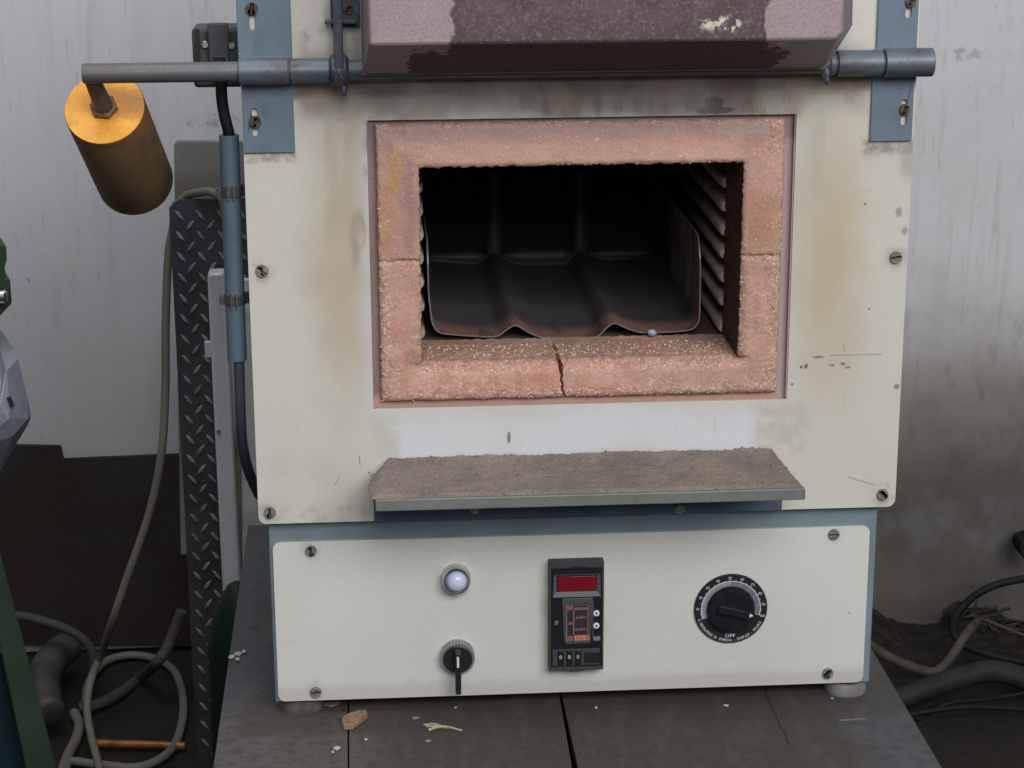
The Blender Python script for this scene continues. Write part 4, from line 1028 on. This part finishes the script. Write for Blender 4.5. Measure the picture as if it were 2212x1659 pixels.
# grey backing board behind tread plate
o = recentre(outline('backing_board', [(375, 312), (382, 304), (540, 304), (560, 1200), (390, 1200)], .90, .006, mk('mouse_grey_board', (.19, .185, .175), .7, layers=[(('n', 8, .4, .62), (.15, .145, .14), .7), (('b', 'XZ', -1, 1, at(0, 445, .9).z, at(0, 395, .9).z, .02, .03, 30), (.10, .08, .065), .7)], grain=.12))); tag(o, 'grey board standing behind the chequered tread plate, left of furnace', 'board')
# tread plate
tY = zf_(430, 1645).y
tr_m = mk('black_tread_plate', (.055, .052, .062), .48, .35, layers=[(('n', 10, .4, .6), (.03, .029, .036), .7)], bump=(160, .25, .001), grain=.2)
tr_e = mk('worn_tread_lozenge', (.24, .235, .23), .42, .5, vary=(60, .3), grain=.15)
TP = thing('tread_plate', (at(430, 1645, tY).x, tY, FLOOR), 'tall dark chequered tread plate standing on end left of the furnace', 'metal plate')
mb = MB(); cs = [(377, 434), (497, 428), (470, 1640), (388, 1645)]
xz = [(at(x, y, tY).x, at(x, y, tY).z) for x, y in cs]
x_l, x_r = at(378, 700, tY).x, at(560, 700, tY).x; z_t = at(430, 430, tY).z
mb.plate([(x_l, FLOOR), (x_r, FLOOR), (x_r, z_t), (x_l+.012, z_t), (x_l, z_t-.01)], [], tY, tY+.004)
mb.plate([(x_l, FLOOR), (x_l+.004, FLOOR), (x_l+.004, z_t-.012), (x_l, z_t-.012)], [], tY+.0045, tY+.05)
sx_, sz_ = px2m(43, tY), px2m(44.7, tY)
mb.mi = 1
def loz(cx, cz, ang, L=px2m(15, tY), W=px2m(4.4, tY), H=.0022):
    c, s_ = math.cos(ang), math.sin(ang); vs = []; 
    ring = [(L, 0), (L*.5, W*.8), (0, W), (-L*.5, W*.8), (-L, 0), (-L*.5, -W*.8), (0, -W), (L*.5, -W*.8)]
    for u, v in ring: vs.append((cx+u*c-v*s_, tY-.0001, cz+u*s_+v*c))
    for u, v in ring: vs.append((cx+(u*c-v*s_)*.55, tY-H, cz+(u*s_+v*c)*.55))
    fs = [[8+i for i in range(8)]]+[[i, (i+1) % 8, 8+(i+1) % 8, 8+i] for i in range(8)]
    mb.add(vs, fs)
p0 = at(397, 1099, tY)
for i in range(-1, 6):
    for j in range(-30, 30):
        for (ox, oz, an) in ((0, 0, R(52)), (.5, .5, R(128))):
            cx = p0.x+(i+ox)*sx_; cz = p0.z+(j+oz)*sz_
            if x_l+.006 < cx < x_r-.005 and FLOOR+.01 < cz < z_t-.012: loz(cx, cz, an)
mb.build('plate', [tr_m, tr_e], TP)
# white aluminium profile
AY = .60
al_m = mk('scuffed_white_profile', (.46, .465, .49), .45, .2, layers=[(('n', 12, .45, .65, (1, 1, .3)), (.30, .30, .33), .6), (('n', 160, .7, .73), (.1, .1, .1), .7)], grain=.08)
AP = thing('metal_profile', (at(480, 1400, AY).x, AY, FLOOR), 'narrow white metal channel standing upright between tread plate and furnace', 'metal profile')
mb = MB(); w0, w1 = at(457, 800, AY).x, at(497, 800, AY).x; zt_ = at(470, 592, AY).z
mb.hexa([Vector((w0+.0014, AY, FLOOR)), Vector((w1+.003, AY, FLOOR)), Vector((w1+.003, AY+.03, FLOOR)), Vector((w0+.0014, AY+.03, FLOOR))], [Vector((w0, AY, zt_)), Vector((w1-.002, AY, zt_+.002)), Vector((w1-.002, AY+.03, zt_)), Vector((w0, AY+.03, zt_))])
mb.build('channel', al_m, AP, bevel=.003)
mb = MB(); a = at(443, 772, AY+.004); b = at(456, 737, AY+.004); mb.box(a.x, b.x, AY+.002, AY+.008, a.z, b.z); mb.build('tab', al_m, AP, bevel=.001)
mb = MB(); a = at(469, 932, AY); mb.cyl((a.x+.002, AY-.002, a.z), (a.x+.002, AY+.0005, a.z), .0028, 12); mb.build('rivet', M['screw'], AP)
o = recentre(outline('pale_board', [(496, 602), (640, 602), (640, 1330), (504, 1330)], AY+.045, .006, mk('pale_grey_panel', (.50, .50, .50), .6, layers=[(('n', 14, .45, .62), (.30, .29, .28), .6)], grain=.08))); tag(o, 'pale grey board tucked upright behind the left flank of the furnace', 'board')
o = recentre(outline('wooden_lath', [(508, 905), (518, 905), (523, 1262), (507, 1262)], AY+.030, .006, mk('grimy_wood', (.20, .165, .125), .75, vary=(30, .35), grain=.2))); tag(o, 'thin brownish lath standing against the pale panel left of furnace', 'lath')
# green ribbed canister
gm = mk('dark_green_plastic', (.007, .018, .012), .5, vary=(20, .3), grain=.15)
GY = .42
c0 = at(525, 1659, GY); gc = MB(); zt_ = at(500, 1262, GY).z; rr = px2m(64, GY); pr = []
Hh = zt_-FLOOR; nn_ = 84
for k in range(nn_+1):
    t = k/nn_; r = rr*(.93+.12*math.sin(t*2.6)); top = (1-t)*Hh
    if top < .075: r *= math.sqrt(max(.0, 1-(1-top/.075)**2))*.75+.25*(top/.075)
    pr.append((max(.004, r+(.0022 if k % 2 else 0)), t*Hh))
cxg = at(520, 1500, GY).x
gc.lathe((cxg, GY+rr*.2, FLOOR), (0, 0, 1), pr, 48); o = recentre(gc.build('green_canister', gm, angle=80)); tag(o, 'dark green ribbed container standing behind the left bench edge', 'container')
# hoses and cables on the floor
hz_m = mk('beige_grey_hose', (.13, .12, .105), .6, layers=[(('n', 22, .42, .62), (.13, .115, .095), .8), (('n', 120, .66, .7), (.05, .045, .04), .6)], bump=(120, .2, .001), grain=.15)
hz_m2 = mk('grimy_grey_hose', (.048, .045, .043), .65, layers=[(('n', 22, .42, .62), (.065, .06, .055), .8)], grain=.15)
def hose(name, pts, rpx, mat, label, cat='hose', group='hoses and cables tangled behind the bench', seg=12):
    P = []
    for q in pts:
        if len(q) == 3: P.append(at(*q))
        else: P.append(atz(q[0], q[1], FLOOR+.010))
    Yr = sum(v.y for v in P)/len(P); mb = MB(); mb.tube(spline(P, 8), px2m(rpx, Yr), seg)
    o = recentre(mb.build(name, mat)); return tag(o, label, cat, group)
hose('long_hose', [(486, 470, tY-.012), (479, 432, tY-.014), (455, 414, tY-.012), (428, 416, tY-.004), (402, 424, tY+.02), (382, 450, tY+.02), (372, 500, tY+.016), (363, 560, tY+.016), (358, 700, tY+.014), (357, 850, tY+.012), (348, 985, tY), (322, 1110, tY), (272, 1255, tY), (240, 1350, tY+.02), (216, 1420, .93), (196, 1470, .88), (188, 1530, .85), (197, 1590, .8), (215, 1659, .74), (222, 1720, .7)], 9, hz_m, 'long beige hose looping over the tread plate top and down to the floor')
hose('looped_hose', [(150, 1720), (146, 1650), (200, 1650), (279, 1658), (330, 1648), (372, 1617), (391, 1570), (396, 1520), (388, 1475), (372, 1445), (337, 1424), (290, 1415), (244, 1422), (212, 1443), (190, 1478), (184, 1530)], 9.5, hz_m, 'beige hose forming a round loop on the floor beside the tread plate')
hose('bent_hose', [(20, 1330, .98), (60, 1333, .98), (105, 1345, .98), (158, 1366, .98), (190, 1392, .98), (202, 1425, .98), (198, 1470, .98)], 10.5, hz_m2, 'grey hose arching out from behind the green machine leg')
hose('thick_hose', [(392, 1320, .96), (381, 1350, .96), (364, 1392, .95), (342, 1428, .93), (302, 1464), (256, 1499), (205, 1524), (170, 1530)], 12.5, hz_m2, 'thick grey hose crossing diagonally behind the round loop')
hose('hose_end', [(160, 1540), (171, 1566), (163, 1599), (149, 1627), (137, 1659), (125, 1700)], 12, hz_m, 'short beige hose end dangling next to the green machine leg')
hose('orange_rod', [(200, 1605), (300, 1608), (400, 1611)], 9, mk('rusty_orange_bar', (.26, .09, .015), .35, .2, layers=[(('n', 50, .45, .6), (.10, .035, .01), .8)], grain=.15), 'rusty orange bar lying on the floor inside the hose loop', 'bar', None)
# corrugated duct
a_, b_ = atz(150, 1395, FLOOR+.05), atz(112, 1545, FLOOR+.04)
mb = MB(); n_ = 30; mb.tube([a_+(b_-a_)*k/n_+Vector((-.02*math.sin(k/n_*3), 0, .012*math.sin(k/n_*3))) for k in range(n_+1)], px2m(36, 1.0), 24, rib=(1, .76)); o = recentre(mb.build('corrugated_duct', mk('grimy_corrugated', (.06, .056, .05), .55, .2, vary=(20, .35), grain=.2), angle=80)); tag(o, 'grimy corrugated duct lying behind the green machine leg', 'duct')
# green machine: leg, head with chrome handle, grey casting
gm2 = mk('dark_green_machine_paint', (.028, .045, .030), .5, layers=[(('n', 12, .42, .62), (.02, .035, .024), .7)], grain=.15)
GM = thing('green_machine', (at(20, 1500, .35).x, .40, FLOOR), 'dark green machine with grey casting and chrome handle at the left edge', 'machine')
outline('leg', [(-90, 860), (-20, 1130), (0, 1195), (128, 1680), (150, 1760), (90, 1760), (55, 1659), (0, 1400), (-110, 1100)], .35, .04, gm2, GM, dx=-.01)
outline('side_plate', [(-110, 1110), (0, 1420), (62, 1680), (80, 1760), (-110, 1760)], .39, .01, mk('dark_teal_plate', (.008, .022, .028), .5, grain=.15), GM)
outline('head', [(-110, 527), (8, 527), (14, 532), (15, 562), (11, 577), (12, 600), (22, 603), (26, 655), (-8, 692), (-110, 760)], .35, .12, gm2, GM, dx=-.035)
mb = MB(); a = at(-60, 643, .335); b = at(15, 640, .335); mb.cyl(a, b, px2m(15, .33), 24, .002); mb.build('handle', M['chrome'], GM)
gc_m = mk('grey_cast_metal', (.22, .23, .275), .5, .3, layers=[(('n', 14, .42, .62), (.13, .14, .17), .6)], bump=(90, .2, .002), grain=.12)
def g3(x, y, Y): q = at(x, y, Y); return Vector((q.x, Y, q.z))
mb = MB()
V_ = [g3(-110, 752, .36), g3(0, 752, .36), g3(36, 760, .36), g3(39, 775, .35), g3(61, 865, .345), g3(67, 901, .35), g3(60, 918, .35), g3(36, 958, .35), g3(0, 1018, .35), g3(-110, 1090, .35),
      g3(0, 822, .315), g3(14, 800, .315), g3(30, 940, .310), g3(60, 905, .33), g3(-110, 830, .315), g3(20, 905, .30), g3(-110, 1000, .30), g3(0, 870, .30)]
Fc = [(0, 14, 10, 1), (1, 10, 11), (1, 11, 3, 2), (11, 4, 3), (11, 13, 4), (4, 13, 5), (13, 6, 5), (13, 12, 6), (6, 12, 7), (10, 17, 11), (11, 17, 15), (11, 15, 13), (13, 15, 12), (14, 16, 17, 10), (17, 16, 15), (12, 15, 16), (12, 16, 8, 7), (16, 9, 8)]
mb.add(V_, Fc); nb = len(V_); bk2 = [v+Vector((-.03, .09, 0)) for v in V_[:10]]; mb.add(bk2, [tuple(range(10))])
for i in range(10): mb.f.append([i, (i+1) % 10, nb+(i+1) % 10, nb+i]); mb.m.append(0)
mb.build('casting', gc_m, GM, smooth=False, bevel=.0012)
mb = MB(); q = g3(23, 868, .304); mb.tube([q+Vector((-.0015, 0, .005)), q, q+Vector((.0015, 0, -.005))], .0022, 10); mb.build('casting_slot', M['blackp'], GM)

# ================================================================== BACKGROUND RIGHT
hose('black_cable', [(2260, 1240, 1.02), (2212, 1250, 1.02), (2156, 1262, 1.02), (2110, 1284, 1.02), (2077, 1314, 1.02), (2061, 1342, 1.0), (2062, 1372, .97), (2089, 1397, .95), (2141, 1415, .93), (2212, 1430, .92), (2260, 1436, .92)], 9, M['rubber'], 'black cable curving in a loop at the lower right', 'cable')
hose('pale_pipe', [(1800, 1350, .93), (1875, 1391, .93), (1912, 1415, .93), (1957, 1436, .93), (2003, 1451, .93), (2028, 1447, .93), (2049, 1428, .94), (2070, 1397, .95), (2090, 1366, .97), (2110, 1345, 1.0)], 11.5, mk('dim_beige_pipe', (.05, .043, .037), .6, vary=(30, .3), grain=.15), 'bent beige pipe emerging behind the right bench edge')
hose('grey_pipe', [(1850, 1540, .86), (1936, 1512, .86), (2018, 1482, .87), (2095, 1458, .88), (2141, 1450, .88), (2200, 1462, .88), (2290, 1500, .88)], 26, mk('dull_grey_pipe', (.02, .0205, .022), .6, vary=(25, .3), grain=.2), 'thick dark grey pipe behind the right bench edge')
hose('thin_black_cable', [(1950, 1548, .80), (2000, 1538, .80), (2060, 1530, .80), (2120, 1528, .80), (2212, 1533, .80), (2280, 1540, .80)], 6, M['rubber'], 'thin black cable running in front of the thick grey pipe', 'cable')
# soil bank against the wall
sb_ = MB(); nx, ny = 90, 26; vs = []; fs = []
top_pts = [(1840, 1280), (1885, 1318), (1915, 1338), (1950, 1350), (2000, 1358), (2035, 1352), (2052, 1318), (2075, 1302), (2095, 1320), (2120, 1318), (2155, 1322), (2185, 1345), (2230, 1365), (2300, 1370)]
def topz(px):
    for (a, b) in zip(top_pts, top_pts[1:]):
        if a[0] <= px <= b[0]: return at(px, lerp(a[1], b[1], (px-a[0])/(b[0]-a[0])), WY-.02).z
    return FLOOR+.05
for j in range(ny+1):
    v = j/ny
    for i in range(nx+1):
        px = 1842+450*i/nx; x = at(px, 1340, WY-.02).x; h = (topz(px)-FLOOR)
        y = WY-.008-v*.20; z = FLOOR+h*(1-v)**1.5*(1+.25*mnoise.noise(Vector((x*50, y*50, 0)))*v)+.004*mnoise.noise(Vector((x*120, y*120, 3)))
        vs.append((x, y, z-(.012 if j == ny else 0)))
for j in range(ny):
    for i in range(nx): fs.append([j*(nx+1)+i, j*(nx+1)+i+1, (j+1)*(nx+1)+i+1, (j+1)*(nx+1)+i])
sb_.add(vs, fs); o = recentre(sb_.build('dirt_heap', mk('black_sweepings', (.016, .013, .012), .95, layers=[(('n', 40, .5, .62), (.03, .026, .018), .7)], bump=(90, .8, .006), grain=.3), angle=80)); tag(o, 'black sweepings banked against the lower right wall', kind='stuff')
rt = MB(); random.seed(3)
for k in range(48):
    px0 = random.uniform(2070, 2190); py0 = 1330+(px0-2080)*.22+random.gauss(0, 11)
    a_ = at(px0, py0, WY-.05-random.random()*.03); L = random.uniform(.012, .035); an = random.gauss(-.5, .6)
    dv = Vector((math.cos(an), random.uniform(-.4, .2), math.sin(an)))
    rt.tube(spline([a_, a_+dv*L*.5+Vector((0, 0, random.uniform(-.004, .006))), a_+dv*L], 4), random.uniform(.0008, .0028), 5)
for k in range(40):
    px0 = random.uniform(2045, 2200); py0 = 1325+(px0-2050)*.25+random.uniform(-15, 20); q = at(px0, py0, WY-.04); rt.ico(q, random.uniform(.004, .010), (1.3, .7, .8))
o = recentre(rt.build('dry_roots', mk('dry_olive_litter', (.026, .024, .017), .85, vary=(60, .5), grain=.25))); tag(o, 'dry tangled plant litter at the foot of the right wall', kind='stuff')
o = recentre(outline('dark_fitting', [(2206, 1172), (2240, 1160), (2240, 1215), (2212, 1208), (2203, 1190)], 1.08, .04, mk('black_fitting', (.012, .010, .010), .7))); tag(o, 'small black fitting on the wall at the far right edge', 'fitting')

hose('flat_strap', [(2290, 1392, .99), (2212, 1372, .99), (2160, 1352, 1.0), (2120, 1338, 1.02), (2095, 1345, 1.04)], 4, mk('ochre_strap', (.05, .043, .03), .8), 'thin ochre strap lying over the litter by the right wall', 'strap')
hose('slack_cable', [(2290, 1480, .84), (2200, 1500, .84), (2120, 1512, .83), (2050, 1520, .82), (1980, 1556, .80)], 5, M['rubber'], 'slack dark cable lying along the underside of the thick grey pipe', 'cable')
